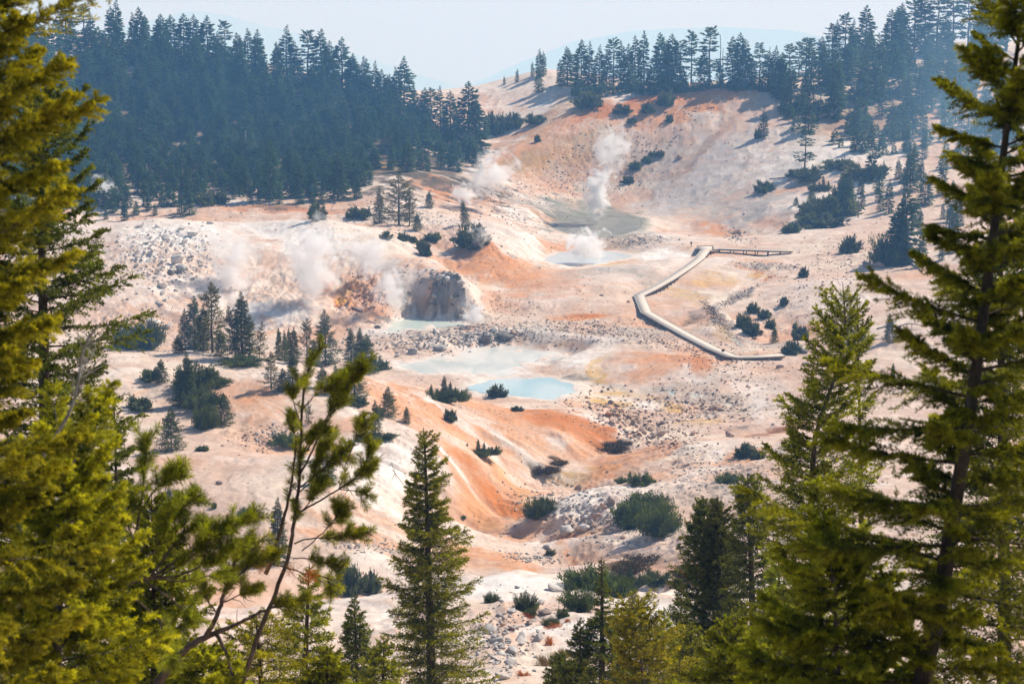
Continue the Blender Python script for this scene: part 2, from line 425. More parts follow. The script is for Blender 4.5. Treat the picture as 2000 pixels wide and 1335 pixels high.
#PATCHES
# far slope
S('white',1010,200,110,60,-20,.55); S('pale',1060,160,90,30,0,.5)
S('orange',1300,200,190,26,-4,.9); S('deep',1230,205,110,14,-3,.7); S('deep',1390,190,70,18,-10,.6); S('ochre',1050,260,110,25,-35,.7,streak=.6); S('orange',1110,240,120,40,-30,.8,streak=.5)
S('ochre',1100,300,150,40,-25,.6,streak=.5); S('brown',1180,330,130,40,-20,.35); S('grey',1250,350,110,60,-25,.35); S('ash',1400,320,160,60,-40,.85); S('ash',1480,380,120,50,-20,.7); S('white',1560,300,110,40,0,.6)
S('ash',1330,380,120,35,-15,.7); S('grey',1300,330,60,50,-30,.3); S('pink',1260,260,80,40,-40,.6); S('brown',1390,275,90,10,-42,.45); S('orange',1440,230,60,30,-40,.4,streak=.5)
S('grey',1470,420,70,30,-50,.45,streak=.5); S('grey',1420,400,120,25,10,.3); S('white',1620,400,90,50,0,.5); S('white',1700,330,100,60,0,.6); S('cream',1650,180,120,40,0,.5)
S('red',860,352,60,10,0,.8); S('deep',870,375,50,22,20,.9); S('orange',840,362,70,22,5,.7); S('grey',980,385,90,16,5,.5); S('grey',950,370,60,20,0,.4)
S('deep',560,408,90,8,0,.7); S('brown',520,402,90,7,0,.8); S('deep',640,412,60,6,0,.6); S('white',430,395,60,10,0,.6); S('orange',450,405,60,8,0,.6); S('pink',690,400,50,14,0,.6)
# crater
S('grey',1060,405,80,12,0,.6); S('white',1070,398,80,8,0,.5); S('gg',1160,440,105,34,4,1.0,.7); S('dgrey',1105,440,30,18,30,.6); S('orange',1010,400,80,8,0,.5)
S('pale',1330,455,90,16,8,.6); S('orange',1430,462,80,9,18,.9); S('orange',1330,480,70,10,0,.3); S('white',1020,430,50,30,30,.6); S('grey',1090,410,60,10,0,.4)
S('brown',1190,470,70,12,0,.3); S('grey',1260,475,60,12,0,.4)
# orange hump
S('orange',950,500,75,40,25,.95); S('deep',955,475,50,14,30,.7); S('deep',905,515,22,22,-40,.5); S('orange',1060,545,90,30,15,.6); S('orange',870,525,40,12,-10,.5); S('orange',990,530,60,24,20,.6)
S('white',1040,480,40,30,40,.6); S('pale',1030,590,60,20,20,.5)
# domes on the left
S('white',600,465,130,42,12,.9); S('white',330,470,100,45,0,.8); S('white',420,560,110,60,20,.6); S('cream',740,480,90,30,15,.7); S('orange',820,510,60,16,20,.4)
S('pink',540,540,80,50,45,.7,streak=.6); S('grey',600,560,30,40,40,.45); S('orange',360,500,60,20,10,.3); S('white',500,610,90,24,10,.6)
S('ochre',675,565,26,22,0,.8); S('orange',660,560,40,18,10,.9); S('deep',675,590,24,10,35,.8); S('yellow',672,588,16,6,35,.8); S('red',720,590,40,26,20,.55); S('orange',720,600,50,30,10,.4); S('grey',690,500,50,20,10,.4); S('grey',745,525,40,16,20,.4)
S('dgrey',850,585,62,34,0,.62,.7); S('grey',800,575,34,34,0,.5); S('brown',860,600,50,20,0,.3); S('dgrey',900,610,28,14,0,.6); S('grey',945,622,30,10,0,.4)
# basin
S('pink',1150,580,200,70,0,.3); S('orange',1130,616,70,7,0,1.0,.7); S('deep',1150,614,40,4,0,.7); S('orange',1250,620,60,30,20,.4); S('orange',1330,600,70,22,20,.4)
S('white',1290,503,60,10,0,1.0,.8); S('white',1320,500,30,6,0,1.0,.8); S('grey',1240,525,90,12,10,.45); S('yellow',1180,515,60,5,0,.5); S('gg',1260,540,40,10,20,.35); S('grey',1140,530,60,10,0,.3)
S('yellow',1410,545,60,10,10,.45); S('orange',1475,530,45,8,20,.9); S('yellow',1475,535,25,4,10,.6); S('orange',1480,510,50,6,0,.5); S('yellow',1340,575,60,10,20,.5); S('yellow',1370,555,30,8,0,.5)
S('grey',1500,520,50,9,0,.9); S('dgrey',1380,600,60,7,-22,.6); S('grey',1450,575,80,7,-30,.9); S('dgrey',1500,522,30,5,0,.5); S('ochre',1400,640,30,14,50,.7); S('dgrey',1405,628,30,5,50,.5); S('brown',1395,620,40,10,35,.7); S('brown',1430,650,40,12,50,.6); S('grey',1410,625,50,12,50,.5)
S('cream',1400,590,16,12,0,1); S('cream',1430,565,50,4,-30,.9); S('cream',1500,530,60,4,-30,.8); S('cream',1420,620,50,5,48,.9); S('cream',1590,480,80,6,-30,.6); S('pale',1530,560,110,40,-25,.6)
S('blue',1430,660,28,4,40,.8); S('yellow',1420,650,20,6,40,.6); S('orange',1470,690,60,4,0,.5); S('grey',1490,670,90,5,6,.4)
S('white',600,690,10,3,0,0)
S('grey',850,655,100,12,0,.5); S('grey',960,655,80,14,0,.45); S('grey',1090,645,110,12,0,.4); S('grey',1250,655,120,14,0,.4); S('pink',1020,705,60,10,0,.9,.8)
S('white',1080,705,70,6,0,.6); S('pink',870,738,90,6,0,.6); S('grey',1020,735,60,3,0,.7); S('white',1130,705,26,4,-20,.8); S('white',1160,720,4,16,10,.9); S('yellow',1165,705,16,8,-30,.8); S('yellow',1170,730,20,14,50,.7)
S('ochre',1175,745,16,6,0,.6); S('dgrey',1125,740,34,5,0,.75); S('gg',1150,738,30,4,0,.4)
S('orange',1300,710,90,18,0,.7); S('deep',1370,710,22,22,0,.75); S('deep',1200,700,30,10,-20,.4); S('orange',1380,690,60,12,10,.6)
S('cream',1200,770,90,16,5,.7); S('yellow',1190,785,50,7,5,.8); S('yellow',1190,768,40,5,0,.6); S('yellow',1310,795,26,10,10,.9); S('yellow',1240,770,70,4,10,.5); S('white',1260,790,60,8,0,.6); S('blue',1312,770,6,9,0,.8); S('blue',1180,750,70,2.5,8,.5); S('blue',1285,758,36,2.5,12,.6)
S('grey',1330,755,80,12,0,.5); S('grey',1380,780,90,14,0,.5); S('orange',1160,795,70,8,0,.5); S('brown',1250,820,60,12,20,.35); S('grey',1400,735,60,8,0,.4); S('blue',1355,770,26,5,0,.5)
S('yellow',1370,825,60,7,0,.5); S('grey',1440,800,80,14,0,.4); S('white',1490,760,60,24,0,.35); S('orange',1540,835,60,10,-10,.6); S('red',1500,842,40,10,-6,.9,.7); S('brown',1500,843,30,6,-6,.7)
# foreground hills
S('cream',380,710,140,22,0,.6); S('orange',470,770,60,34,10,.6); S('orange',520,790,60,30,10,.45); S('pale',350,790,120,40,0,.4); S('orange',730,770,100,26,15,.6,streak=.4)
S('orange',830,790,130,26,14,.7,streak=.5); S('deep',1040,810,150,14,8,.65,streak=.4); S('orange',1080,830,130,24,8,.85,streak=.4); S('deep',1150,845,60,18,10,.5,streak=.3); S('cream',880,850,150,18,25,.6,streak=.6); S('cream',950,880,110,14,30,.6,streak=.6); S('white',990,860,120,16,20,.45,streak=.7)
S('orange',700,840,100,14,5,.5); S('orange',640,880,90,10,0,.3); S('white',760,900,90,34,12,.85); S('white',740,960,60,40,0,.5); S('orange',930,930,120,34,24,.75,streak=.5); S('orange',1000,960,90,26,20,.7,streak=.4); S('deep',960,980,80,14,30,.75,streak=.5); S('yellow',940,1005,60,14,20,.6,streak=.6); S('yellow',1010,960,90,8,22,.4,streak=.6); S('white',930,890,60,8,20,.5,streak=.5)
S('pink',420,960,160,60,0,.5); S('cream',560,960,120,40,10,.4); S('orange',330,900,60,10,0,.3); S('orange',720,1000,110,16,8,.5,streak=.5); S('orange',640,1010,120,10,5,.35,streak=.5)
S('orange',700,1045,120,16,0,.6); S('deep',690,1030,50,8,0,.4); S('grey',710,1065,90,8,0,.45); S('brown',770,1075,60,7,0,.3); S('red',430,1075,120,10,-4,.6); S('deep',420,1085,90,6,-4,.5)
S('pale',960,1070,120,20,5,.5); S('orange',960,1085,90,18,6,.85,streak=.3); S('orange',860,1090,60,14,0,.4); S('pale',540,1160,140,40,0,.4); S('orange',420,1140,90,30,0,.3)
S('white',1000,1150,110,34,3,.95); S('white',1150,1220,140,40,5,.6); S('white',700,1200,110,40,0,.35); S('cream',1080,1290,110,40,0,.7); S('white',1260,1180,80,20,4,.8)
S('brown',960,1010,40,24,-30,.5); S('red',980,1020,60,12,-30,.4); S('orange',1040,1030,60,20,-20,.5); S('deep',1100,1050,26,14,-40,.6); S('brown',1150,1060,60,18,-20,.35); S('white',1130,960,70,16,-5,.6); S('white',1190,1000,60,30,-10,.4)
S('ochre',1110,935,60,12,4,.8); S('yellow',1100,930,40,6,0,.5); S('yellow',1180,915,40,5,10,.7)
S('orange',1270,885,90,14,-8,.8,streak=.4); S('orange',1200,905,60,14,-20,.7); S('deep',1175,905,30,8,-10,.4); S('cream',1350,880,120,10,-6,.7,streak=.6); S('white',1400,905,110,20,-14,.5); S('orange',1450,890,50,14,-10,.7); S('orange',1330,920,90,12,-6,.35)
S('grey',1400,960,120,20,0,.35); S('grey',1450,940,60,30,0,.4); S('pink',1350,1060,90,30,0,.5); S('red',1380,1100,110,14,0,.45); S('brown',1400,1090,80,24,0,.5)
for (u,v,a,b) in ((1193,872,36,8),(1215,862,22,4),(1062,915,34,7),(1092,903,18,5),(1195,866,44,5)): S('moss',u,v,a,b,0,1,.9)
S('moss',1250,1098,60,12,0,.9); S('moss',1220,1105,40,14,0,.8); S('brown',1340,1125,60,24,-20,.8); S('brown',1260,1100,90,20,0,.5)
S('deep',1300,185,120,12,-3,.8); S('deep',1180,215,60,12,-10,.7); S('orange',1330,215,170,22,-8,.8); S('orange',1000,300,90,20,-35,.6); S('ochre',1010,320,70,16,-20,.5); S('orange',1090,500,60,20,20,.5)
S('orange',960,520,90,30,20,.8); S('orange',860,810,160,22,20,.7); S('deep',1100,815,130,16,8,.8); S('orange',960,815,120,18,12,.7); S('deep',960,960,80,20,28,.8); S('orange',900,945,80,24,24,.7); S('deep',1000,990,60,14,10,.6); S('orange',780,790,90,18,18,.6)
S('orange',1230,890,90,12,-12,.7); S('orange',1290,640,70,12,15,.4); S('white',880,895,60,6,25,.7); S('white',1040,900,90,8,18,.6); S('white',900,820,120,6,18,.5); S('cream',640,690,90,10,5,.6); S('orange',930,1000,70,20,10,.6)
S('white',560,455,110,20,8,.7); S('white',350,450,110,16,0,.7); S('pale',480,700,160,14,0,.7); S('white',1120,520,90,10,0,.3); S('orange',1000,655,30,4,0,.3); S('deep',1330,700,50,10,0,.5); S('orange',1270,700,60,10,0,.5)
# forest floors
S('floor',400,300,420,100,-8,1.0,.8); S('floor',700,290,230,85,15,1.0,.8); S('floor',500,200,300,80,10,.95); S('floor',100,250,300,140,0,.8); S('floor',820,320,120,40,10,.7)
S('pink',460,170,90,8,0,.6); S('orange',500,340,60,5,0,.4); S('cream',420,150,40,6,0,.5); S('ochre',740,325,40,10,0,.6); S('floor',1750,130,200,60,-10,.35); S('floor',1700,220,120,60,0,.5); S('floor',1580,250,60,40,0,.3)
S('floor',330,760,90,30,0,.12)
# rough, stony places
for a in ((320,490,110,60,0,1),(250,640,120,30,10,.8),(860,665,120,20,0,1),(960,655,60,16,0,1),(1130,640,160,20,0,.7),(1290,665,120,14,0,.7),(1230,830,120,30,20,1),(1330,790,120,40,0,.6),(1400,800,120,30,0,.6),
          (850,575,85,45,0,2.3),(900,600,30,30,0,2.0),(700,575,50,40,0,1.6),(700,580,60,40,0,.8),(560,570,60,60,45,.8),(700,500,70,30,0,.5),(1200,320,170,60,-10,.6),(1380,190,90,20,0,.5),(1250,470,60,12,0,.8),(850,450,120,30,10,.7),(1090,405,60,8,0,.4),
          (1140,1010,130,40,10,.9),(1300,950,140,40,0,.6),(1000,1230,120,60,10,.6),(720,1068,90,14,0,.7),(520,850,90,30,0,.5),(1400,620,50,16,45,1.1),(1450,575,70,10,-30,1.0),(1500,520,60,12,0,.7),(1350,910,140,20,0,.4),(1400,700,90,12,0,.5),(1650,500,90,20,0,.5),(960,380,100,20,0,.6),
          (760,410,120,20,0,.6),(1450,940,80,40,0,.7),(1350,1040,90,30,0,.5)):
    R(*a)
for k in ('blue','mid','left','upper'):                 # pale rims and silty beds
    sd = psd[k]
    blend(base, C['white'], smooth(3.0, 0, sd+1.2*wx2)*.6)
blend(base, C['gg'], smooth(4, 0, psd['crater'])*.8)
# ------------------------------------------------------------------ surface relief
wet = np.ones(XX.shape)
for k in psd: wet *= .12+.88*smooth(-.5, 4, psd[k])
for k in psd: wet *= smooth(-3, -.5, psd[k])*.97+.03
mid = near*wet
rel = (fbm(XX, YY, 16, 3, 201)*.45 + fbm(XX, YY, 4.5, 3, 211)*.08 + fbm(XX, YY, 1.4, 2, 221)*.035)*mid
gul = fbm(XX+wx*2, YY*.55+wy*2, 7, 4, 231, .55, True)
rel += gul*.12*mid
rel += (-np.abs(BIGS)*1.1+STK*.16)*mid*smooth(.08, .3, sl_m)
rel += rough*mid*(fbm(XX, YY, 3.4, 4, 241, .6)*.55 + np.maximum(0, fbm(XX, YY, 1.3, 3, 251))*.5)
for (u_, v_, a_, b_, k_) in ((855,585,75,42,1.0),(905,605,25,22,.8),(690,585,50,34,.45),(610,560,40,50,.3)):
    r_ = stamp_field(u_, v_, a_, b_, 0, .5, .2)
    if r_:
        s_ = r_[0]; rel[s_] += r_[1]*k_*(fbm(XX[s_], YY[s_]*.6, 6, 4, 271, .6, True)*1.3+fbm(XX[s_], YY[s_], 2.2, 3, 272)*.7)*smooth(0, 2.5, psd['left'][s_])
far_ = smooth(640, 700, YY)
rel *= (1-.3*far_)
ZZ = ZZ + rel
base *= .98*(1 + .07*mott2+.07*STK + .08*fbm(XX, YY, 1.1, 2, 261))[..., None]
base = np.clip(base, .02, .82)
# the ground stays clear of the boardwalk
def deckpt(u, v, lift):
    g0 = pick(u, v, SM2); z = g0[2]+lift
    for _ in range(3):
        p = flatpt(u, v, z); z = .5*z+.5*(zat(p[0], p[1], SM2)+lift)
    return flatpt(u, v, z)
BW = [(1548,489.5,.8),(1500,488.5,1.5),(1455,487,1.3),(1405,485,.7),(1380,486,.5),(1366,504,.5),(1345,520,.8),(1310,543,1.0),(1275,563,1.0),(1248,576,.6),(1262,609,.45),(1300,631,.45),(1345,656,.45),(1390,679,.45),(1428,694.5,.45),(1442,696.5,.45),(1485,695.5,.45),(1530,692.5,.45)]
cl_ = np.array([deckpt(*b) for b in BW])
z_s = cl_[:, 2].copy()
for _ in range(2): z_s[1:-1] = .25*z_s[:-2]+.5*z_s[1:-1]+.25*z_s[2:]
for i, b in enumerate(BW): cl_[i] = flatpt(b[0], b[1], z_s[i])
for a_, b_ in zip(cl_[:-1], cl_[1:]):
    m_ = (XX > min(a_[0], b_[0])-6) & (XX < max(a_[0], b_[0])+6) & (YY > min(a_[1], b_[1])-8) & (YY < max(a_[1], b_[1])+8)
    e_ = (b_-a_)[:2]; t_ = np.clip(((XX[m_]-a_[0])*e_[0]+(YY[m_]-a_[1])*e_[1])/(e_@e_), 0, 1)
    d_ = np.hypot(XX[m_]-a_[0]-t_*e_[0], YY[m_]-a_[1]-t_*e_[1]); zd = a_[2]+(b_[2]-a_[2])*t_-.42
    f_ = smooth(5.5, 2.2, d_); z_ = ZZ[m_]; ZZ[m_] = np.where(z_ > zd, z_+(zd-z_)*f_, z_)

g = NT('ground_mineral')
att = g.n('ShaderNodeAttribute', attribute_name='tone').outputs['Color']
ra = g.n('ShaderNodeAttribute', attribute_name='rough').outputs['Fac']
geo = g.n('ShaderNodeNewGeometry').outputs['Position']
n1 = g.n('ShaderNodeTexNoise', {'Vector': geo, 'Scale': 1.3, 'Detail': 6, 'Roughness': .65}).outputs['Fac']
n2 = g.n('ShaderNodeTexNoise', {'Vector': geo, 'Scale': .22, 'Detail': 5, 'Roughness': .6}).outputs['Fac']
vo = g.n('ShaderNodeTexVoronoi', {'Vector': geo, 'Scale': .9, 'Randomness': 1.0})
peb = g.math('LESS_THAN', vo.outputs['Distance'], .20)
gate = g.n('ShaderNodeTexNoise', {'Vector': geo, 'Scale': .11, 'Detail': 3}).outputs['Fac']
gate = g.math('GREATER_THAN', g.math('ADD', gate, g.math('MULTIPLY', ra, .22)), .57)
pebm = g.math('MULTIPLY', g.math('MULTIPLY', peb, gate), .55)
c = g.mix(1.0, att, g.ramp(n1, [(.25, (.90,.88,.86)), (.5, (1,1,1)), (.75, (1.05,1.04,1.03))]), 'MULTIPLY')
c = g.mix(1.0, c, g.ramp(n2, [(.3, (.94,.91,.89)), (.55, (1.0,1.0,1.0)), (.75, (1.05,1.05,1.05))]), 'MULTIPLY')
c = g.mix(pebm, c, (.25,.19,.15))
n3 = g.n('ShaderNodeTexNoise', {'Vector': geo, 'Scale': 4.5, 'Detail': 5, 'Roughness': .7}).outputs['Fac']
hgt = g.math('ADD', g.math('MULTIPLY', n1, .6), g.math('MULTIPLY', n3, .25))
bump = g.n('ShaderNodeBump', {'Height': hgt, 'Strength': .6, 'Distance': .35}).outputs['Normal']
bs = g.n('ShaderNodeBsdfPrincipled', {'Base Color': c, 'Roughness': .92, 'Specular IOR Level': .15, 'Normal': bump})
M_GROUND = g.out(bs.outputs[0])
idx = np.arange(ND*NX).reshape(ND, NX)
q = np.stack([idx[:-1, :-1], idx[:-1, 1:], idx[1:, 1:], idx[1:, :-1]], -1).reshape(-1, 4)
V = np.stack([XX, YY, ZZ], -1).reshape(-1, 3)
me = npmesh('ground', V, quads=q, smooth_=True, mats=[M_GROUND],
            attrs={'tone': ('POINT', 'FLOAT_COLOR', base.reshape(-1, 3)), 'rough': ('POINT', 'FLOAT', rough.ravel())})
tag(link('ground', me), 'pink, white and orange stained mineral ground of the steaming basin and its slopes', kind='structure')
# the same ground behind the viewer
bk = [(-60,2,0),(60,2,0),(60,-80,6),(-60,-80,6)]
print('ground', time.time()-T0)

# ------------------------------------------------------------------ water
from mathutils import Vector
from mathutils.geometry import tessellate_polygon
def water_mat(name, col, col2, rough_=.12, sc_=.5, spec=.5):
    w = NT(name)
    p = w.n('ShaderNodeNewGeometry').outputs['Position']
    mp = w.n('ShaderNodeMapping', {'Vector': p, 'Scale': (1, .35, 1)}).outputs[0]
    n = w.n('ShaderNodeTexNoise', {'Vector': mp, 'Scale': sc_, 'Detail': 5, 'Distortion': .6}).outputs['Fac']
    c = w.ramp(n, [(.38, col), (.62, col2)])
    n2 = w.n('ShaderNodeTexNoise', {'Vector': p, 'Scale': 3.0, 'Detail': 3}).outputs['Fac']
    b = w.n('ShaderNodeBump', {'Height': n2, 'Strength': .12, 'Distance': .05}).outputs['Normal']
    s = w.n('ShaderNodeBsdfPrincipled', {'Base Color': c, 'Roughness': rough_, 'Specular IOR Level': spec, 'Normal': b})
    return w.out(s.outputs[0])
WM = {'blue': water_mat('pool_blue', (.40,.55,.57), (.56,.65,.64), .25, .10, .3), 'mid': water_mat('pool_milky', (.54,.56,.51), (.76,.71,.63), .3, .2, .3),
      'left': water_mat('pool_pale', (.46,.55,.50), (.56,.60,.54), .3, .3, .3), 'upper': water_mat('pool_white', (.54,.59,.62), (.66,.66,.64), .25, .2, .3),
      'crater': water_mat('pool_murky', (.17,.175,.145), (.30,.30,.25), .3, .35, .4)}
LB = {'blue': 'pale turquoise hot pool behind the orange foreground hill', 'mid': 'milky white shallow pool just behind the turquoise pool', 'left': 'milky grey pool at the foot of the dark grey cliff',
      'upper': 'pale steaming pool below the crater, left of the boardwalk platform', 'crater': 'murky grey green crater pool with a steam column'}
for k, (z, poly) in POOLS.items():
    pts2 = [Vector((p[0], p[1], 0)) for p in poly]
    # drop crossings a wobbling shore may have made, then fill
    V = [(p[0], p[1], z) for p in poly]
    tr = [t for t in tessellate_polygon([pts2]) if len(set(t)) == 3]
    tr = [t if np.cross(poly[t[1]][:2]-poly[t[0]][:2], poly[t[2]][:2]-poly[t[0]][:2]) > 0 else (t[0], t[2], t[1]) for t in tr]
    qd = None
    tag(link('water', npmesh('water', V, qd, tr, mats=[WM[k]])), LB[k], kind='structure')
# ------------------------------------------------------------------ foliage and bark materials
def foliage(name, dark, light, hue=.0, trans=.35):
    f = NT(name)
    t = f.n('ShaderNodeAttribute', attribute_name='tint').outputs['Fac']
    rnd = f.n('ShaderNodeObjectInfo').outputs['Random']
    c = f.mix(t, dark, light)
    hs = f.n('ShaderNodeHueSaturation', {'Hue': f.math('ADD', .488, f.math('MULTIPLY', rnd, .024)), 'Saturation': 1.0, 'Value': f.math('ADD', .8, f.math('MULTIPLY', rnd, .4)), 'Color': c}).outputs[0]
    d = f.n('ShaderNodeBsdfPrincipled', {'Base Color': hs, 'Roughness': .6, 'Specular IOR Level': .3})
    tr = f.n('ShaderNodeBsdfTranslucent', {'Color': f.mix(1.0, hs, (1.25, 1.2, .6), 'MULTIPLY')})
    m = f.n('ShaderNodeMixShader', {'Fac': trans}); f.t.links.new(d.outputs[0], m.inputs[1]); f.t.links.new(tr.outputs[0], m.inputs[2])
    return f.out(m.outputs[0])
def bark(name, a, b):
    f = NT(name)
    p = f.n('ShaderNodeNewGeometry').outputs['Position']
    mp = f.n('ShaderNodeMapping', {'Vector': p, 'Scale': (9, 9, 2.5)}).outputs[0]
    n = f.n('ShaderNodeTexNoise', {'Vector': mp, 'Scale': 2.2, 'Detail': 6, 'Roughness': .7}).outputs['Fac']
    c = f.ramp(n, [(.35, a), (.6, b), (.72, tuple(min(1, x*1.8) for x in b))])
    bp = f.n('ShaderNodeBump', {'Height': n, 'Strength': .9, 'Distance': .03}).outputs['Normal']
    return f.out(f.n('ShaderNodeBsdfPrincipled', {'Base Color': c, 'Roughness': .9, 'Specular IOR Level': .2, 'Normal': bp}).outputs[0])
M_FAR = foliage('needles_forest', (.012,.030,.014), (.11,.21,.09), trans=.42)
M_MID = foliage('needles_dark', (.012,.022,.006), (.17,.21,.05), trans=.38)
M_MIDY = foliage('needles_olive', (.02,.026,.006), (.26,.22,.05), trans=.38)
M_NEAR = foliage('needles_green', (.014,.028,.003), (.58,.60,.022), trans=.48)  # dark end kept very low to paint the shaded crown interior
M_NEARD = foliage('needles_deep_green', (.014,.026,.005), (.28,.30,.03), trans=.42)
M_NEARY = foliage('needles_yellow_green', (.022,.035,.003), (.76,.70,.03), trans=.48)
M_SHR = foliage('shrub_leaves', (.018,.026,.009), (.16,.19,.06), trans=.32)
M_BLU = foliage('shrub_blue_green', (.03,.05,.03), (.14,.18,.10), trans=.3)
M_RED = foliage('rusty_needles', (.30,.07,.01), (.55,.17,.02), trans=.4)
M_GRS = foliage('dry_grass', (.16,.10,.03), (.36,.25,.10), trans=.35)
M_BARK = bark('bark_brown', (.035,.024,.016), (.12,.085,.06))
M_BARKG = bark('bark_grey', (.06,.045,.035), (.24,.19,.15))
M_DEAD = bark('weathered_wood', (.22,.19,.16), (.46,.42,.38))
def unit(a): return a/np.maximum(np.linalg.norm(a, axis=-1, keepdims=True), 1e-9)
def tubes(lines, radii, sides=6):
    """lines: list of (n,3); radii: list of (n,) -> verts, quads"""
    V = []; Q = []; o = 0
    for L, r in zip(lines, radii):
        L = np.asarray(L, float); n = len(L)
        t = unit(np.gradient(L, axis=0))
        ref = np.array((0, 0, 1.)) if abs(t[:, 2]).mean() < .8 else np.array((0, 1., 0))
        a = unit(np.cross(t, ref)); b = np.cross(t, a)
        th = np.arange(sides)/sides*2*np.pi
        ring = L[:, None]+np.asarray(r)[:, None, None]*(np.cos(th)[None, :, None]*a[:, None]+np.sin(th)[None, :, None]*b[:, None])
        V.append(ring.reshape(-1, 3))
        i = np.arange(n-1)[:, None]*sides; j = np.arange(sides)[None]
        jn = (j+1) % sides
        Q.append(np.stack([i+j, i+jn, i+sides+jn, i+sides+j], -1).reshape(-1, 4)+o)
        o += n*sides
    return np.concatenate(V), np.concatenate(Q)
def blades(P_, Dr, ln, wd, tint, r):
    """one leaf-shaped quad per row"""
    n = len(P_)
    s = unit(np.cross(Dr, r.normal(size=(n, 3))))
    ln = np.broadcast_to(ln, n)[:, None]; wd = np.broadcast_to(wd, n)[:, None]
    V = np.stack([P_, P_+Dr*ln*.45+s*wd*.5, P_+Dr*ln, P_+Dr*ln*.45-s*wd*.5], 1).reshape(-1, 3)
    Q = np.arange(n*4).reshape(n, 4)
    return V, Q, np.broadcast_to(tint, n)
def conifer(seed, h, r=None, nb=90, nsub=0, nbl=26, bl=.8, bw=.25, h0=.06, up=.15, droop=.35, tipup=.15, jag=.35, trunk_r=None, line=None, prof=None,
            fol=None, brk=None, spread=.75, limbs=False, s0=.12, subl=.34, power=.85, gap=0.0, dirf=None, sides=6, lmin=.05, name=''):
    """trunk mesh + crown mesh, base at the origin.  line: trunk polyline; prof(t, az) -> branch length"""
    g_ = np.random.default_rng(seed)
    if line is None:
        k = 7; tt = np.linspace(0, 1, k)
        ln = np.stack([g_.normal(0, .012*h, k)*tt, g_.normal(0, .012*h, k)*tt, tt*h], 1)
    else: ln = np.asarray(line, float); k = len(ln)
    seg = np.concatenate([[0], np.cumsum(np.linalg.norm(np.diff(ln, axis=0), axis=1))]); seg /= seg[-1]
    def trunk(t): return np.stack([np.interp(t, seg, ln[:, i]) for i in range(3)], -1)
    tr = trunk_r or h*.014
    tk = np.linspace(0, 1, 14)
    tl = [trunk(tk)]; trr = [tr*(1-tk)**.8+tr*.06]
    hb = h0+(.975-h0)*(np.arange(nb)+g_.uniform(0, 1, nb))/nb
    if gap:                                       # bare stretches between clumps of branches
        kk = fbm(hb*9, hb*0+seed, 1.0, 2, seed); keep = kk > (np.quantile(kk, gap)); keep |= hb > .9; hb = hb[keep]
    nb = len(hb)
    az = (np.arange(nb)*2.39996+g_.uniform(-.5, .5, nb)) % (2*np.pi)
    if prof is None: L = r*np.minimum(1, (1-hb)**power*1.12)*np.where(hb < .18, .75+hb*1.4, 1)
    else: L = prof(hb, az)
    L = np.maximum(L*(1+g_.uniform(-jag, jag*.6, nb)), .012*h)
    lf = np.clip(L/(.4*np.quantile(L, .9)), .3, 1)          # short boughs near the tip carry smaller needles
    B0 = trunk(hb)
    dh = np.stack([np.cos(az), np.sin(az), 0*az], 1)
    el = up+(hb-.4)*.9*up/.3*.4+g_.normal(0, .1, nb)+np.clip((hb-.8)*3, 0, .6)
    dr = droop*(1.15-hb)*(1+g_.normal(0, .2, nb))
    def bpt(s):                                   # s (nb, m)
        z = el[:, None]*s-dr[:, None]*s**2+tipup*s**3
        return B0[:, None]+L[:, None, None]*(dh[:, None]*s[..., None]*.95+np.array((0, 0, 1.))*z[..., None])
    def bdir(s):
        z = el[:, None]-2*dr[:, None]*s+3*tipup*s**2
        return unit(dh[:, None]*np.ones(s.shape)[..., None]+np.array((0, 0, 1.))*z[..., None])
    if limbs:
        ss = np.linspace(0, .9, 5)[None].repeat(nb, 0); bp_ = bpt(ss)
        for i in range(nb):
            tl.append(bp_[i]); r0 = min(tr*.4, .007*L[i]+.006+.0012*h*.3); trr.append(np.linspace(r0, r0*.25, 5))
    Vt, Qt = [], []
    v, q_ = tubes([tl[0]], [trr[0]], sides); Vt.append(v); Qt.append(q_); o = len(v)
    if limbs:
        v, q_ = tubes(tl[1:], trr[1:], 3); Vt.append(v); Qt.append(q_+o)
    tm = npmesh(name+'trunk', np.concatenate(Vt), np.concatenate(Qt), smooth_=True, mats=[brk or M_BARK])
    if not nsub:
        s = s0+(1-s0)*g_.uniform(0, 1, (nb, nbl))**.8
        p = bpt(s).reshape(-1, 3); d = bdir(s).reshape(-1, 3); LL = L[:, None].repeat(nbl, 1).ravel(); sf = s.ravel()
        w_ = (1-sf)**.6*.33*LL+.05
        side = unit(np.cross(d, np.array((0, 0, 1.))))
        p = p+side*(g_.uniform(-1, 1, len(p))*w_)[:, None]+np.array((0, 0, 1.))*(g_.normal(0, .05, len(p))*LL*.6)[:, None]
        dd = unit(d*.9+side*g_.uniform(-.8, .8, len(p))[:, None]+g_.normal(0, .28, (len(p), 3)))
        dd[:, 2] -= .12
        tint = np.clip(.15+.55*sf*g_.uniform(.3, 1.2, len(p))+g_.normal(0, .12, len(p)), 0, 1)  # paler tips; the darker inner part is crown shade put into the colour
        sz = g_.uniform(.6, 1.2, len(p))*np.repeat(lf, nbl)
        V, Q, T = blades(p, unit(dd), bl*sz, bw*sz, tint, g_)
    else:
        s = s0+(1-s0)*np.clip((np.arange(nsub)[None]+g_.uniform(0, 1, (nb, nsub)))/nsub, 0, 1)
        p = bpt(s); d = bdir(s)
        side = unit(np.cross(d, np.array((0, 0, 1.))))*np.where(np.arange(nsub) % 2, 1, -1)[None, :, None]
        sd = unit(d*.75+side*spread*g_.uniform(.5, 1.3, (nb, nsub, 1))+g_.normal(0, .22, (nb, nsub, 3)))
        sl_ = (subl*L[:, None]*(1-s)**.7+subl*.22*L[:, None]+bl*1.0*lf[:, None])*g_.uniform(.6, 1.15, (nb, nsub))
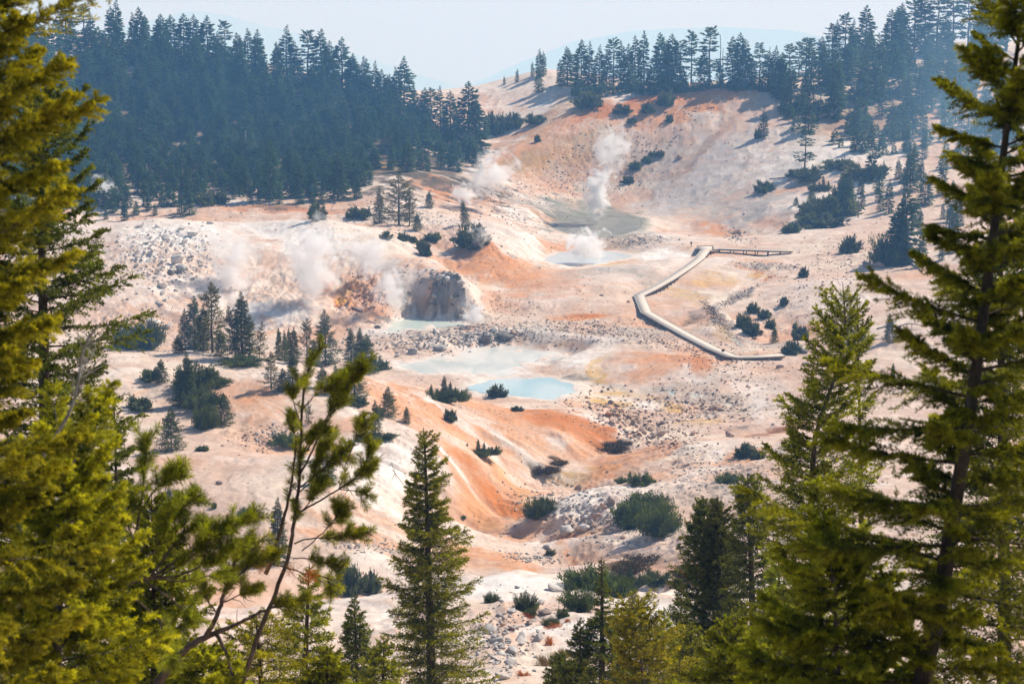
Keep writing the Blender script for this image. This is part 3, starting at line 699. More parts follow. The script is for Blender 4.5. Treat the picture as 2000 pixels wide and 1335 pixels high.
        t = g_.uniform(0, 1, (nb, nsub, nbl))
        drp = -.18*t**2
        pp = p[:, :, None]+sd[:, :, None]*(t*sl_[..., None])[..., None]
        pp[..., 2] += drp*sl_[..., None]
        n = pp.size//3
        dd = unit(sd[:, :, None]*.85+g_.normal(0, .55, (nb, nsub, nbl, 3))+np.array((0, 0, .12))).reshape(-1, 3)
        tipf = (t*.6+s[..., None]*.4).ravel()
        clump = np.repeat(g_.normal(0, .16, (nb, nsub)), nbl)
        tint = np.clip(.12+.6*tipf*g_.uniform(.4, 1.1, n)+clump, 0, 1)  # tips pale as new growth, inside darkened as painted shade
        sz = g_.uniform(.7, 1.25, n)*np.repeat(lf, nsub*nbl)
        V, Q, T = blades(pp.reshape(-1, 3), dd, bl*sz, bw*sz, tint, g_)
    nl = 26; tt_ = g_.uniform(.94, 1.0, nl)                     # the leader
    V2, Q2, T2 = blades(trunk(tt_), unit(g_.normal(0, .5, (nl, 3))+np.array((0, 0, .9))), bl*.45, bw*.45, g_.uniform(.3, .8, nl), g_)
    V = np.concatenate([V, V2]); Q = np.concatenate([Q, Q2+len(V)-len(V2)]); T = np.concatenate([T, T2])
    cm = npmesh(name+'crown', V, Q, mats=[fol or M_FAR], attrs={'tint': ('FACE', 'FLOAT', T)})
    return tm, cm
def put(kind, meshes, loc, label, cat='tree', group=None, scale=1.0, rz=0.0, parts=('trunk', 'crown'), sc3=None, tilt=None):
    e = bpy.data.objects.new(kind, None); COL.objects.link(e); e.empty_display_size = .5
    e.location = tuple(float(c) for c in loc)
    e.rotation_euler = ((tilt or (0, 0))[0], (tilt or (0, 0))[1], rz); e.scale = sc3 or (scale, scale, scale)
    tag(e, label, cat, group)
    for nme, m in zip(parts, meshes):
        if m is not None: link(nme, m, e)
    return e
# ------------------------------------------------------------------ far trees: prototypes are unit-height scaled
FAR = {'spire': [], 'full': [], 'open': []}
for i in range(5): FAR['spire'].append((conifer(100+i, 15, 2.0, 95, 0, 24, .75, .26, up=-.05, droop=.35, tipup=.2, jag=.35, power=.8, name=''), 15))
for i in range(5): FAR['full'].append((conifer(120+i, 15, 3.1, 100, 0, 34, .8, .28, h0=.03, up=.05, droop=.4, jag=.3, power=.75), 15))
for i in range(6): FAR['open'].append((conifer(140+i, 17, 3.0, 80, 0, 34, .8, .28, h0=.22, up=.12, droop=.35, jag=.6, power=.45, gap=.3), 17))
def scl(v_px, D): return v_px*D/F               # metres spanned by pixels at that distance
def inpoly(poly, u, v):
    c = False
    for (x1, y1), (x2, y2) in zip(poly, poly[1:]+poly[:1]):
        if (y1 > v) != (y2 > v) and u < (x2-x1)*(v-y1)/(y2-y1)+x1: c = not c
    return c
def scatter(poly, n, dmin, seed, ysq=1.5):
    r = random.Random(seed); us = [p[0] for p in poly]; vs = [p[1] for p in poly]; out = []; tries = 0
    while len(out) < n and tries < n*400:
        tries += 1
        u = r.uniform(min(us), max(us)); v = r.uniform(min(vs), max(vs))
        if not inpoly(poly, u, v): continue
        if any(abs(u-a) < dmin*1.2 and math.hypot(u-a, (v-b)*ysq) < dmin for a, b in out): continue
        out.append((u, v))
    return out
SM3 = ZZ
rt = random.Random(5)
def far_tree(kind, u, v, hpx, kinds, label, group=None, jitter=.0, **kw):
    p = pick(u, v, SM3); p[2] -= .25
    ms, hh = rt.choice(FAR[rt.choice(kinds)])
    h = scl(hpx, p[1]); s = h/hh; w_ = s*rt.uniform(1.15, 1.6)
    return put(kind, ms, p, label, 'tree', group, rz=rt.uniform(0, 6.28), sc3=(w_, w_, s), **kw)
LF = [(130,400),(200,415),(380,398),(470,385),(620,392),(700,372),(740,335),(820,335),(880,335),(945,330),(940,300),(905,268),(860,262),(800,232),(730,202),(650,178),(560,156),(450,136),(350,120),(250,106),(170,95)]
pts_ = scatter(LF, 215, 14, 3)
for (u, v) in pts_:
    hp = 60+28*max(0, min(1, (330-v)/180))
    if u > 880: hp *= .6
    hp *= rt.uniform(.55, 1.2)
    far_tree('fir_tree', u, v, hp, ['spire', 'full', 'full'], 'dark conifer standing in the dense forest that covers the hill on the left', 'conifers of the dense forest on the left hill')
# skyline of the left hill
for u, vt, vb in ((228,0,104),(165,10,95),(130,-10,90),(262,25,108),(285,30,112),(310,38,112),(335,30,116),(360,28,116),(378,30,118),(405,32,124),(425,60,126),(440,42,128),(468,70,134),(485,55,136),(505,75,140),(560,50,152),(540,85,150),
                  (575,80,158),(602,60,160),(628,58,166),(645,80,170),(668,74,180),(690,105,186),(712,110,194),(760,150,212),(790,112,236),(775,130,222),(810,165,240),(842,172,250),(860,168,262),(880,178,275),(915,160,292),(930,195,300),(740,140,206),(822,190,246)):
    far_tree('fir_tree', u, vb, vb-vt, ['spire', 'full', 'open'] if u not in (790, 915) else ['full'], 'tall conifer rising against the pale sky along the crest of the left hill', 'skyline conifers of the left hill')
# low trees at the lower forest edge
for u, v in scatter([(150,440),(380,425),(380,395),(500,400),(640,400),(700,390),(760,335),(945,345),(940,320),(700,340),(500,370),(200,390)], 46, 15, 8):
    far_tree('fir_tree', u, v, rt.uniform(24, 48), ['full', 'spire'], 'small conifer at the lower edge of the forest where bare ground begins', 'small conifers at the foot of the left forest')
for u, vb, vt, k in ((528,392,275,'full'),(580,385,300,'spire'),(610,385,310,'spire'),(660,390,295,'full'),(370,420,365,'full'),(355,418,370,'spire')):
    far_tree('fir_tree', u, vb, vb-vt, [k], 'larger conifer standing at the front edge of the left forest', 'larger conifers at the front edge of the left forest')
# ridge beyond the crater
SKY = [(985,165,147),(1010,160,133),(1053,150,95),(1062,148,100),(1040,150,120),(1094,165,115),(1108,168,92),(1135,170,78),(1150,172,82),(1170,170,88),(1185,172,98),(1198,170,75),(1212,172,80),(1225,172,86),(1240,170,70),(1257,172,62),(1290,168,65),(1285,172,100),(1312,170,68),(1305,170,90),(1328,168,80),
       (1350,166,62),(1385,166,55),(1375,168,95),(1445,165,65),(1430,162,72),(1455,166,78),(1483,168,85),(1470,165,110),(1515,175,90),(1540,180,88),(1525,190,110),(1270,178,125),(1335,175,130),(1405,170,118),(1160,178,130),(1230,180,125),(1300,180,140),(1500,172,100)]
for u, vb, vt in SKY:
    far_tree('hemlock_tree', u, vb, vb-vt, ['open', 'spire', 'full'] if vb-vt > 60 else ['spire'], 'blue green hemlock in the row along the ridge above the orange slope', 'hemlocks in a row along the ridge above the crater')
for u, vb, vt, lb in ((1052,180,128,'lone narrow hemlock on the smooth pale mound left of the ridge row'),(1128,188,135,'spindly conifer at the right end of the pale mound'),
                      (1492,268,212,'lone conifer on the white slope with a smaller one at its foot'),(1572,332,250,'ragged conifer with long low branches at the edge of the white slope'),(1482,268,244,'knee-high conifer touching the lone conifer on the white slope')):
    far_tree('hemlock_tree', u, vb, vb-vt, ['spire'] if u < 1500 else ['open'], lb)
RF = [(1520,190),(1560,160),(1620,115),(1700,112),(1760,100),(1830,100),(1900,95),(1990,95),(1990,330),(1900,350),(1830,330),(1760,300),(1700,310),(1640,290),(1600,270),(1560,265),(1530,230)]
for (u, v) in scatter(RF, 92, 15, 12):
    hp = rt.uniform(58, 100)*(1 if v < 250 else .8)
    far_tree('hemlock_tree', u, v, hp, ['open', 'full', 'spire', 'spire'], 'hazy blue conifer in the open forest on the slope at the right', 'conifers on the hazy slope at the right')
for u, vb, vt in ((1560,150,82),(1585,140,75),(1605,140,72),(1625,125,48),(1650,115,28),(1690,112,12),(1672,115,60),(1740,110,20),(1760,105,8),(1785,105,-5),(1805,104,-10),(1830,104,-20),(1860,100,-30),(1890,100,-20),(1915,100,-5),(1935,100,-30),(1965,98,-40)):
    far_tree('hemlock_tree', u, vb, vb-vt, ['full', 'open'], 'tall hazy conifer on the crest of the right hill', 'tall conifers on the crest of the right hill')
for (u, v) in scatter([(1570,440),(1600,400),(1660,370),(1700,330),(1790,330),(1880,380),(1880,520),(1760,520),(1740,440),(1690,400),(1640,440)], 36, 16, 14):
    far_tree('hemlock_tree', u, v, rt.uniform(30, 75), ['spire', 'full'], 'small conifer on the pale ground below the right forest', 'scattered conifers below the right forest')
for u, vb, vt in ((1768,515,338),(1752,515,380),(1720,510,460),(1800,520,430)):
    far_tree('hemlock_tree', u, vb, (vb-vt)*.85, ['full', 'spire'], 'tall blue conifer in the clump at the foot of the right hill', 'tall conifers in the clump at the foot of the right hill')
print('far trees', time.time()-T0)

# ------------------------------------------------------------------ low growth between the forest trees: far too many stems to count
def merged(name, items, mat, label, group=None):
    Vs, Qs, Ts = [], [], []; o = 0
    for (V, Q, T, p, sxy, sz, rz) in items:
        c, s = math.cos(rz), math.sin(rz)
        W_ = np.stack([(V[:, 0]*c-V[:, 1]*s)*sxy+p[0], (V[:, 0]*s+V[:, 1]*c)*sxy+p[1], V[:, 2]*sz+p[2]], 1)
        Vs.append(W_); Qs.append(Q+o); Ts.append(T); o += len(V)
    me = npmesh(name, np.concatenate(Vs), np.concatenate(Qs), mats=[mat], attrs={'tint': ('FACE', 'FLOAT', np.concatenate(Ts))})
    return tag(link(name, me), label, kind='stuff', group=group)
def rawmesh(me):
    V = np.empty(len(me.vertices)*3, np.float32); me.vertices.foreach_get('co', V)
    Q = np.empty(len(me.loops), np.int32); me.loops.foreach_get('vertex_index', Q)
    T = np.empty(len(me.polygons), np.float32); me.attributes['tint'].data.foreach_get('value', T)
    return V.reshape(-1, 3).astype(float), Q.reshape(-1, 4), T
sap = [rawmesh(conifer(160+i, 6, 1.7, 55, 0, 14, .75, .3, h0=.02, jag=.3)[1]) for i in range(3)]
def saplings(poly, n, dmin, seed, lo, hi, label):
    it = []
    for (u, v) in scatter(poly, n, dmin, seed):
        p = pick(u, v, SM3); h = scl(rt.uniform(lo, hi), p[1])/6
        it.append((*rt.choice(sap), p-np.array((0, 0, .2)), h*rt.uniform(1, 1.6), h, rt.uniform(0, 6)))
    merged('forest_undergrowth', it, M_FAR, label)
saplings(LF, 640, 6, 21, 18, 50, 'dense undergrowth of young conifers between the trees of the left forest')
saplings(RF, 150, 9, 22, 16, 34, 'undergrowth of young conifers in the hazy forest at the right')
saplings([(1110,182),(1200,180),(1300,176),(1400,170),(1500,172),(1540,190),(1500,182),(1400,176),(1300,184),(1200,190),(1110,192)], 70, 6, 23, 10, 26, 'low conifer scrub along the foot of the ridge trees')

saplings([(-330,420),(160,412),(150,96),(-330,50)], 170, 14, 25, 45, 88, 'dense conifer forest running on along the left hill behind the blurred fir')
# ------------------------------------------------------------------ shrubs
def shrub(seed, nst=26, nbl=90, bl=.30, bw=.10, fol=None, upr=.5, name=''):
    """a mound 2 m across and 1 m high made of many leafy stems"""
    g_ = np.random.default_rng(seed)
    az = g_.uniform(0, 6.28, nst); ele = np.arcsin(g_.uniform(.02, 1, nst)**(.9))
    L = g_.uniform(.65, 1.05, nst)
    d = np.stack([np.cos(az)*np.cos(ele), np.sin(az)*np.cos(ele), np.sin(ele)*.95], 1)
    b0 = np.stack([np.cos(az)*.25, np.sin(az)*.25, 0*az], 1)*g_.uniform(0, 1, (nst, 1))
    lines = []
    t = np.linspace(0, 1, 5)
    for i in range(nst):
        lines.append(b0[i]+d[i]*L[i]*t[:, None]*.9+np.array((0, 0, 1))*(t[:, None]**2)*.12)
    tv, tq = tubes(lines[:14], [np.linspace(.025, .006, 5)]*14, 3)
    s = g_.uniform(.25, 1, (nst, nbl))
    p = b0[:, None]+d[:, None]*(L[:, None]*s)[..., None]+np.array((0, 0, 1))*(s**2*.12)[..., None]+g_.normal(0, .085, (nst, nbl, 3))
    p = p.reshape(-1, 3); p[:, 2] = np.maximum(p[:, 2], .0)
    dd = unit(np.repeat(d, nbl, 0)*.6+g_.normal(0, .5, (len(p), 3))+np.array((0, 0, upr)))
    sz = g_.uniform(.6, 1.2, len(p))
    T = np.clip(.1+.5*s.ravel()*g_.uniform(.2, 1.2, len(p))+np.repeat(g_.normal(0, .15, nst), nbl), 0, 1)
    V, Q, T = blades(p, dd, bl*sz, bw*sz, T, g_)
    return npmesh('stems', tv, tq, mats=[M_BARKG]), npmesh('leaves', V, Q, mats=[fol or M_SHR], attrs={'tint': ('FACE', 'FLOAT', T)})
SHR = [shrub(300+i) for i in range(5)]
SHRB = [shrub(310+i, 34, 110, .22, .06, M_BLU, 1.0) for i in range(2)]
SHRF = [shrub(320+i, 40, 170, .15, .04, M_MID, .8) for i in range(2)]
SHRR = [shrub(330+i, 24, 60, .25, .05, M_RED, .8) for i in range(2)]
GRS = [shrub(340+i, 50, 40, .45, .018, M_GRS, 1.6) for i in range(2)]
def put_shrub(u, v, wpx, hpx, label, protos=None, kind='shrub', cat='shrub', group=None, D=None):
    """(u, v) is the middle of its foot"""
    p = pick(u, v, ZZ) if D is None else np.array([*at(u, v, D)[:2], 0])
    if D is not None: p[2] = zat(p[0], p[1], ZZ)
    D_ = p[1]; p[2] -= .08
    w_ = scl(wpx, D_)/2; h = scl(hpx, D_)*.92
    return put(kind, rt.choice(protos or SHR), p, label, cat, group, rz=rt.uniform(0, 6.28), sc3=(w_, w_*.9, h), parts=('stem', 'foliage'))
# ------------------------------------------------------------------ middle distance conifers
MID = {}
MID['spire'] = [(conifer(400+i, 9, 1.25, 130, 9, 9, .25, .062, h0=.02, up=.15, droop=.3, tipup=.2, power=.85, jag=.45, fol=M_MID), 9) for i in range(3)]
MID['cone'] = [(conifer(410+i, 6, 1.9, 130, 10, 10, .21, .055, h0=.01, up=.25, droop=.3, tipup=.25, power=.95, jag=.45, fol=M_MID), 6) for i in range(3)]
MID['open'] = [(conifer(420+i, 9, 2.0, 80, 12, 10, .25, .065, h0=.08, up=.40, droop=.2, tipup=.2, power=.75, jag=.6, gap=.18, fol=M_MIDY, limbs=True), 9) for i in range(3)]
MID['dark'] = [(conifer(430+i, 9, 1.9, 140, 10, 9, .25, .065, h0=.02, up=.1, droop=.4, tipup=.25, power=.9, jag=.5, fol=M_MID), 9) for i in range(3)]
def put_mid(u, v, vt, kind, label, w=1.0, lean=0.0, group=None, nm='conifer'):
    p = pick(u, v, ZZ); p[2] -= .15
    ms, hh = rt.choice(MID[kind]); h = scl(v-vt, p[1])*1.01; s = h/hh
    return put(nm, ms, p, label, 'tree', group, rz=rt.uniform(0, .6) if lean else rt.uniform(0, 6.28), sc3=(s*w*1.15, s*w*1.15, s), tilt=(0, lean))
ML = [
 (362,684,598,'dark',.9,0,'darkest left conifer of the clump on the white terrace in front of the boulder hill'),
 (381,684,574,'spire',1.3,0,'slim conifer left of the tallest tree in the terrace clump'),
 (398,686,590,'dark',1,0,'short full conifer hugging the left side of the tallest terrace tree'),
 (415,688,546,'open',1.15,0,'tallest open topped conifer of the clump on the white terrace'),
 (432,694,640,'cone',1,0,'small olive conifer at the foot of the tallest terrace tree'),
 (462,700,592,'open',.8,-.14,'thin conifer leaning to the left in the terrace clump'),
 (473,702,565,'spire',1.2,0,'tall slender conifer right of the leaning one on the terrace'),
 (488,702,610,'open',1,0,'wide olive conifer at the right side of the terrace clump'),
 (506,700,625,'open',.8,.1,'low conifer bending right at the end of the terrace clump'),
 (348,690,650,'cone',1.2,0,'bushy low conifer at the left foot of the terrace clump'),
 (545,704,636,'spire',.9,0,'leftmost of the four thin spires right of the terrace clump'),
 (556,706,641,'spire',.8,0,'second of the four thin spires right of the terrace clump'),
 (565,706,636,'spire',.8,0,'third of the four thin spires right of the terrace clump'),
 (575,710,634,'spire',1,0,'rightmost of the four thin spires right of the terrace clump'),
 (600,706,618,'open',1,0,'dark conifer with a rounded top behind the forked pine'),
 (614,715,660,'dark',1,0,'low dark conifer between the rounded tree and the full cone'),
 (636,712,600,'dark',1.15,0,'full cone shaped conifer standing above the milky pool shore'),
 (686,720,636,'spire',1.3,0,'dark narrow conifer at the edge above the milky pool'),
 (703,724,636,'spire',1.1,0,'right neighbour of the dark narrow conifer above the milky pool'),
 (716,728,648,'cone',1.1,0,'conifer sloping down to low scrub above the milky pool'),
 (530,760,682,'open',1.2,0,'olive green conifer on the front edge of the terrace, left of its twin'),
 (572,758,686,'spire',1.4,0,'olive green conifer on the front edge of the terrace, right of its twin'),
 (553,762,715,'cone',1.2,0,'low bushy conifer between the two olive trees on the terrace edge'),
 (630,760,710,'cone',1.1,0,'bushy conifer behind the forked pine on the terrace edge'),
 (655,768,706,'dark',1.1,0,'dark conifer right behind the forked pine, next to red brown soil'),
 (692,775,712,'cone',1.4,0,'broad dark conifer at the end of the terrace edge trees'),
 (367,790,682,'spire',1.2,0,'narrow dark spire rising from scrub on the left orange hill'),
 (353,792,706,'dark',1,0,'shorter twin left of the narrow dark spire on the left hill'),
 (315,746,697,'cone',1,0,'small grey green conifer alone on the terrace at the left'),
 (438,828,762,'cone',1.0,0,'ragged blue green conifer joined to a round shrub on the left hill'),
 (335,880,790,'cone',1.0,0,'dense conical conifer on the left hill near the blurred fir'),
 (603,830,776,'open',.8,0,'small yellowish conifer half hidden by the forked pine'),
 (758,812,750,'cone',1.0,0,'full blue green conifer on the orange slope below the pools'),
 (742,818,786,'cone',.9,0,'small bush-like conifer at the left foot of the full blue green one'),
 (794,826,790,'cone',.8,0,'small conifer right of the full blue green one on the orange slope'),
 (733,858,775,'spire',1.1,0,'spiky conifer with a wide skirt on the white edge of the orange slope'),
 (712,848,812,'spire',.9,0,'tiny conifer left of the spiky one with the wide skirt'),
 (626,902,850,'open',1,0,'dark conifer behind the trunk of the forked pine'),
 (642,945,860,'dark',1,0,'dark conifer right behind the trunk of the forked pine, nearer the viewer'),
 (545,1100,960,'spire',1,0,'slim dark conifer left of the forked pine trunk'),
 (779,440,330,'open',1.35,0,'big dark spreading conifer on the rocky ground above the white dome'),
 (800,440,368,'open',1.1,0,'right part of the dark group above the white dome, with a bare trunk foot'),
 (741,436,364,'dark',.9,0,'dark conifer left of the big spreading one above the white dome'),
 (815,450,415,'cone',1,0,'small ragged conifer right of the big spreading one above the white dome'),
 (838,405,372,'cone',1,0,'bright edged small conifer in front of the orange red bank'),
 (911,442,386,'dark',.9,-.16,'small conifer leaning left above the orange hump'),
 (617,432,378,'dark',.8,-.14,'small conifer leaning left behind the white dome'),
 (1512,670,634,'cone',.8,0,'small pointed conifer beside the footpath across from the boardwalk'),
 (1600,376,352,'spire',1,0,'small spire in the mat of scrub under the right forest'),
 (1585,415,362,'dark',1,0,'left spire rising from the big scrub patch under the right forest'),
 (1607,418,380,'cone',1,0,'short cone in the middle of the big scrub patch under the right forest'),
 (1628,415,360,'dark',1,0,'right middle spire of the big scrub patch under the right forest'),
 (1643,412,342,'spire',1.3,0,'tall spire at the right end of the big scrub patch'),
 (1657,405,330,'spire',1.3,0,'tallest spire behind the right end of the big scrub patch'),
 (1555,400,383,'cone',1.2,0,'tiny pyramid conifer left of the big scrub patch'),
 (1685,672,628,'dark',.9,0,'grey green conifer on the pink slope beside the thin dead log'),
 (1737,668,610,'cone',.8,0,'pointed conifer on the pink slope left of the thin dead log'),
 (1658,672,600,'dark',.8,0,'faint conifer behind the slender green treetop at the right'),
 (1744,736,706,'cone',.6,0,'tiny grey green conifer on the white ground at the right'),
 (1230,943,915,'spire',1.3,0,'small conifer leader sticking up from the shrub on the right bank'),
]
for (u, v, vt, k, w_, ln_, lb) in ML: put_mid(u, v, vt, k, lb, w_, ln_)
SL = [
 (290,680,70,55,'olive shrub patch at the left end of the terrace'),(250,680,60,50,'brownish shrub patch beside the blurred fir'),(395,800,80,42,'grey green round scrub under the narrow dark spire'),(380,760,90,50,'dense scrub round the foot of the narrow dark spire'),
 (405,835,55,50,'round dark shrub joined to the ragged conifer on the left hill'),(420,752,60,18,'low shrub right of the narrow dark spire'),(405,744,40,24,'upright shrub on the terrace right of the dark spire'),(295,742,36,22,'low shrub left of the lone grey green conifer'),
 (270,800,50,26,'thin pale shrub beside the blurred fir on the left hill'),(470,712,90,18,'low juniper-like mat under the terrace clump'),(735,722,44,22,'low dark scrub at the end of the trees above the milky pool'),
 (700,790,40,16,'small dark mat below the terrace edge trees'),(720,858,52,14,'skirt of green scrub left of the spiky conifer'),(750,858,50,12,'flat spreading scrub right of the spiky conifer'),
 (560,868,60,26,'green shrub behind the forked pine, on the layered rocks'),(395,880,26,10,'small low shrub on the pale slope right of the conical conifer'),
 (970,775,34,22,'lone round shrub at the shore of the turquoise pool'),(1010,802,22,9,'small flat shrub below the turquoise pool'),(879,822,24,22,'yellowish upright shrub on the orange slope'),
 (922,482,64,42,'dark round shrub on the left shoulder of the orange hump'),(845,470,34,14,'oval shrub on the stony ground above the white dome'),(803,474,22,14,'small round shrub left of the oval one'),(787,470,20,16,'small shrub second from the left above the dome crest'),
 (755,466,22,14,'olive shrub on the dome crest'),(822,490,20,22,'upper of two joined shrubs on the dome edge'),(831,500,24,26,'lower of two joined shrubs on the dome edge'),(700,425,50,20,'low dark scrub left of the dark group above the dome'),
 (620,430,30,30,'dark scrub at the foot of the leaning conifer behind the dome'),(1492,375,36,20,'lone dark oval shrub on the white slope'),(1551,345,30,14,'flat shrub above the lone oval one'),(1662,495,38,32,'round green shrub on the slope right of the boardwalk end'),
 (1735,516,80,60,'big dark shrub clump with dead snags at the foot of the right hill'),(1570,542,18,20,'single round shrub with a long shadow on the right slope'),(1531,596,18,16,'small round shrub on the right slope, upper'),(1470,610,22,18,'olive shrub on the right slope above the shrub row'),
 (1450,640,28,26,'round shrub at the left end of the row by the footpath'),(1468,655,34,28,'dark shrub in the row by the footpath'),(1492,622,24,18,'brownish low shrub in the row by the footpath'),(1505,640,20,16,'reddish brown low shrub near the red rock'),(1560,664,36,30,'grey green shrub above the boardwalk end'),
 (1547,690,34,24,'shrub hiding the gap in the boardwalk'),(1545,455,34,20,'dark shrub at the stream bend below the right slope'),(1600,445,90,28,'front mat of the big scrub patch under the right forest'),(1625,425,90,40,'rear mat of the big scrub patch under the right forest'),
 (1580,430,50,34,'left mat of the big scrub patch under the right forest'),(1690,345,80,22,'green mat between the hazy trees at the right'),(1640,330,60,18,'green mat left of the hazy trees'),(1480,270,14,16,'tiny shrub at the foot of the lone conifer'),
 (1580,352,50,24,'green mat with spires at the edge of the white slope'),(1225,358,24,14,'dark shrub low on the ridge slope left of the steam'),(1240,332,20,16,'dark shrub in the line on the slope right of the steam, lower'),(1262,318,18,12,'dark shrub in the line on the slope right of the steam, upper'),
 (1275,305,16,10,'small dark shrub above the line on the slope'),(1290,306,14,12,'small dark shrub farthest right in the line on the slope'),(1150,210,60,26,'wide dark mat of scrub under the left end of the ridge trees'),(1215,222,34,18,'mat of scrub on the orange band'),(1265,220,28,18,'dark scrub on the orange band right of centre'),
 (1300,208,30,26,'dark scrub below the ridge trees, right of centre'),(1235,240,22,10,'small scrub under the orange band, left'),(1308,238,14,14,'small scrub under the orange band, right'),(1050,276,12,12,'small dark conifer-like scrub on the brown slope'),(1045,242,40,18,'scrub at the tip of the forest on the brown slope'),(1000,250,50,28,'dark scrub stepping down from the forest edge'),
 (965,262,40,40,'dark scrub beside the last trees of the left forest'),(415,398,60,22,'grey green scrub on the pale flat below the left forest'),(1455,893,40,28,'green shrub on the bank beside the rounded boulder'),(1480,895,30,16,'flat shrub right of the one beside the rounded boulder'),(1425,940,56,18,'low shrub on the stony right bank'),
 (1250,944,50,22,'shrub patch on the right bank with a small leader'),(1215,944,28,14,'small shrub left of the patch on the right bank'),(1275,942,14,8,'tiny shrub right of the patch on the right bank'),
 (480,1008,34,20,'small blue green shrub on the smooth pink slope'),(418,992,12,14,'tiny shrub on the smooth pink slope'),(330,1000,50,50,'blue green shrub behind the sprawling pine'),
 (960,1176,34,22,'small shrub on the white hump beside the tall fir'),(1025,1192,52,38,'bright green shrub with upright shoots on the white hump'),(1035,1200,26,14,'low shrub beside the shrub with upright shoots'),(1075,1082,20,12,'rusty brown tuft at the edge of the white hump'),
 (905,1012,10,8,'tiny tuft in the orange gully'),(1150,1150,110,44,'wide olive shrub behind the rocks on the white hump'),(1130,1188,80,40,'grey green shrub in front of the wide olive one'),(1200,1160,80,40,'middle of the olive shrub belt beyond the white hump'),(1100,1205,26,22,'small round shrub among the pale rocks'),
 (1285,1140,70,26,'right end of the olive shrub belt beyond the white hump'),(1115,1150,26,20,'small yellow green shrub between two pale boulders'),
]
for (u, v, a, b, lb) in SL:
    put_shrub(u, v, a*1.1, b*1.1, lb, SHRF if (v > 900 or (a > 50 and v > 500)) else SHR)
big = [(1235,1030,90,62,'left lobe of the large grey green shrub on the spur'),(1290,1042,100,72,'right lobe of the large grey green shrub on the spur'),(1262,1000,110,44,'upper lobe of the large grey green shrub on the spur')]
for (u, v, a, b, lb) in big: put_shrub(u, v, a, b, lb, SHRF)
put_shrub(1048, 1010, 56, 46, 'dark rounded shrub on the left end of the spur', SHRF); put_shrub(1066, 1000, 44, 36, 'smaller half of the dark shrub on the left end of the spur', SHRF)
for (u, v, a, b, lb) in ((690,1160,60,56,'blue green shrub with upright shoots behind the tall fir, left'),(722,1158,44,44,'blue green shrub with upright shoots behind the tall fir, right'),(672,1140,40,44,'yellow green shoots beside the blue green shrubs')): put_shrub(u, v, a, b, lb, SHRB)
for (u, v, a, b, lb) in ((1030,1203,30,9,'orange ground plant below the shrub with upright shoots'),(1082,1225,42,10,'orange rim of plants under the small olive bush'),(1108,1213,14,10,'small orange plant on the white ground'),(998,1228,12,8,'tiny orange plant among the pale rocks'),(1072,1258,20,20,'dark rusty shrub beside the split boulder'),(1022,1318,26,14,'thin reddish twigs at the bottom'),(1272,1215,18,10,'orange plant behind the yellow green tree'),
                         (1340,1135,60,26,'rust and green ground plants in the brown hollow')): put_shrub(u, v, a, b, lb, SHRR, kind='ground_plant', cat='plant')
put_shrub(1076, 1222, 38, 22, 'small olive bush above its orange rim of plants', SHRF)
for (u, v, a, b, lb) in ((1075,1300,60,26,'tan dry grass tuft on the pale ground at the bottom'),(1100,1282,40,18,'thin dry grass behind the tan tuft')): put_shrub(u, v, a, b, lb, GRS, kind='grass_tuft', cat='grass')
M_MOSS = foliage('moss_brown', (.035,.02,.008), (.15,.085,.02), trans=.2)
MOS = [shrub(350+i, 60, 70, .18, .05, M_MOSS, 1.0) for i in range(2)]
for (u, v, a, b, lb) in ((1193,878,78,15,'dark brown moss bed in the gully below the rubble'),(1214,866,44,9,'thin dark moss strip behind the gully moss bed'),(1062,922,70,13,'long dark moss bed between the orange nose and the yellow gravel'),(1092,906,40,10,'small dark moss bed just above the long one in the gully'),
                         (1262,1098,110,13,'dark rim of moss along the back of the brown hollow'),(1228,1116,86,24,'brown grassy moss filling the hollow behind the shrub belt'),(1350,1128,80,30,'rusty green moss slope right of the brown hollow')):
    put_shrub(u, v, a, b, lb, MOS, kind='moss_bed', cat='moss')
# krummholz mats with upright spires: one low plant each
def krum(u, v, wpx, hpx, spires, label):
    p = pick(u, v, ZZ); D_ = p[1]; p[2] -= .05
    e = bpy.data.objects.new('krummholz', None); COL.objects.link(e); e.location = tuple(float(c) for c in p); tag(e, label, 'dwarf conifer')
    w_ = scl(wpx, D_)/2; h = scl(hpx, D_)
    for dx in (-.45, .05, .5):
        st_, lv = rt.choice(SHRF)
        o = link('foliage', lv, e); o.location = (dx*w_, rt.uniform(-.3, .3)*w_, 0); o.scale = (w_*.6, w_*.5, h); o.rotation_euler[2] = rt.uniform(0, 6)
    for (du, hp) in spires:
        (tm, cm), hh = rt.choice(MID['spire'])
        s = scl(hp, D_)/hh; o = link('trunk', tm, e); o.location = (scl(du, D_), 0, 0); o.scale = (s, s, s)
        o = link('crown', cm, e); o.location = (scl(du, D_), 0, 0); o.scale = (s*1.3, s*1.3, s)
krum(868, 782, 100, 24, [(0,52),(-26,34),(-14,26),(22,30),(34,24),(12,40)], 'spreading mat of dwarf conifer with spires left of the turquoise pool')
krum(940, 888, 80, 14, [(-28,26),(-6,34),(6,28),(22,18),(30,22)], 'row of dwarf conifer spires on the orange slope below the pool')
krum(1240, 1148, 110, 22, [(-30,40),(-10,50),(10,34),(28,46),(44,30)], 'mat of dwarf conifer with thin spires in front of the brown hollow')
krum(1600, 372, 50, 12, [(-10,24),(8,28),(18,20)], 'small dwarf conifer mat with spires at the edge of the white slope')
print('mid', time.time()-T0)
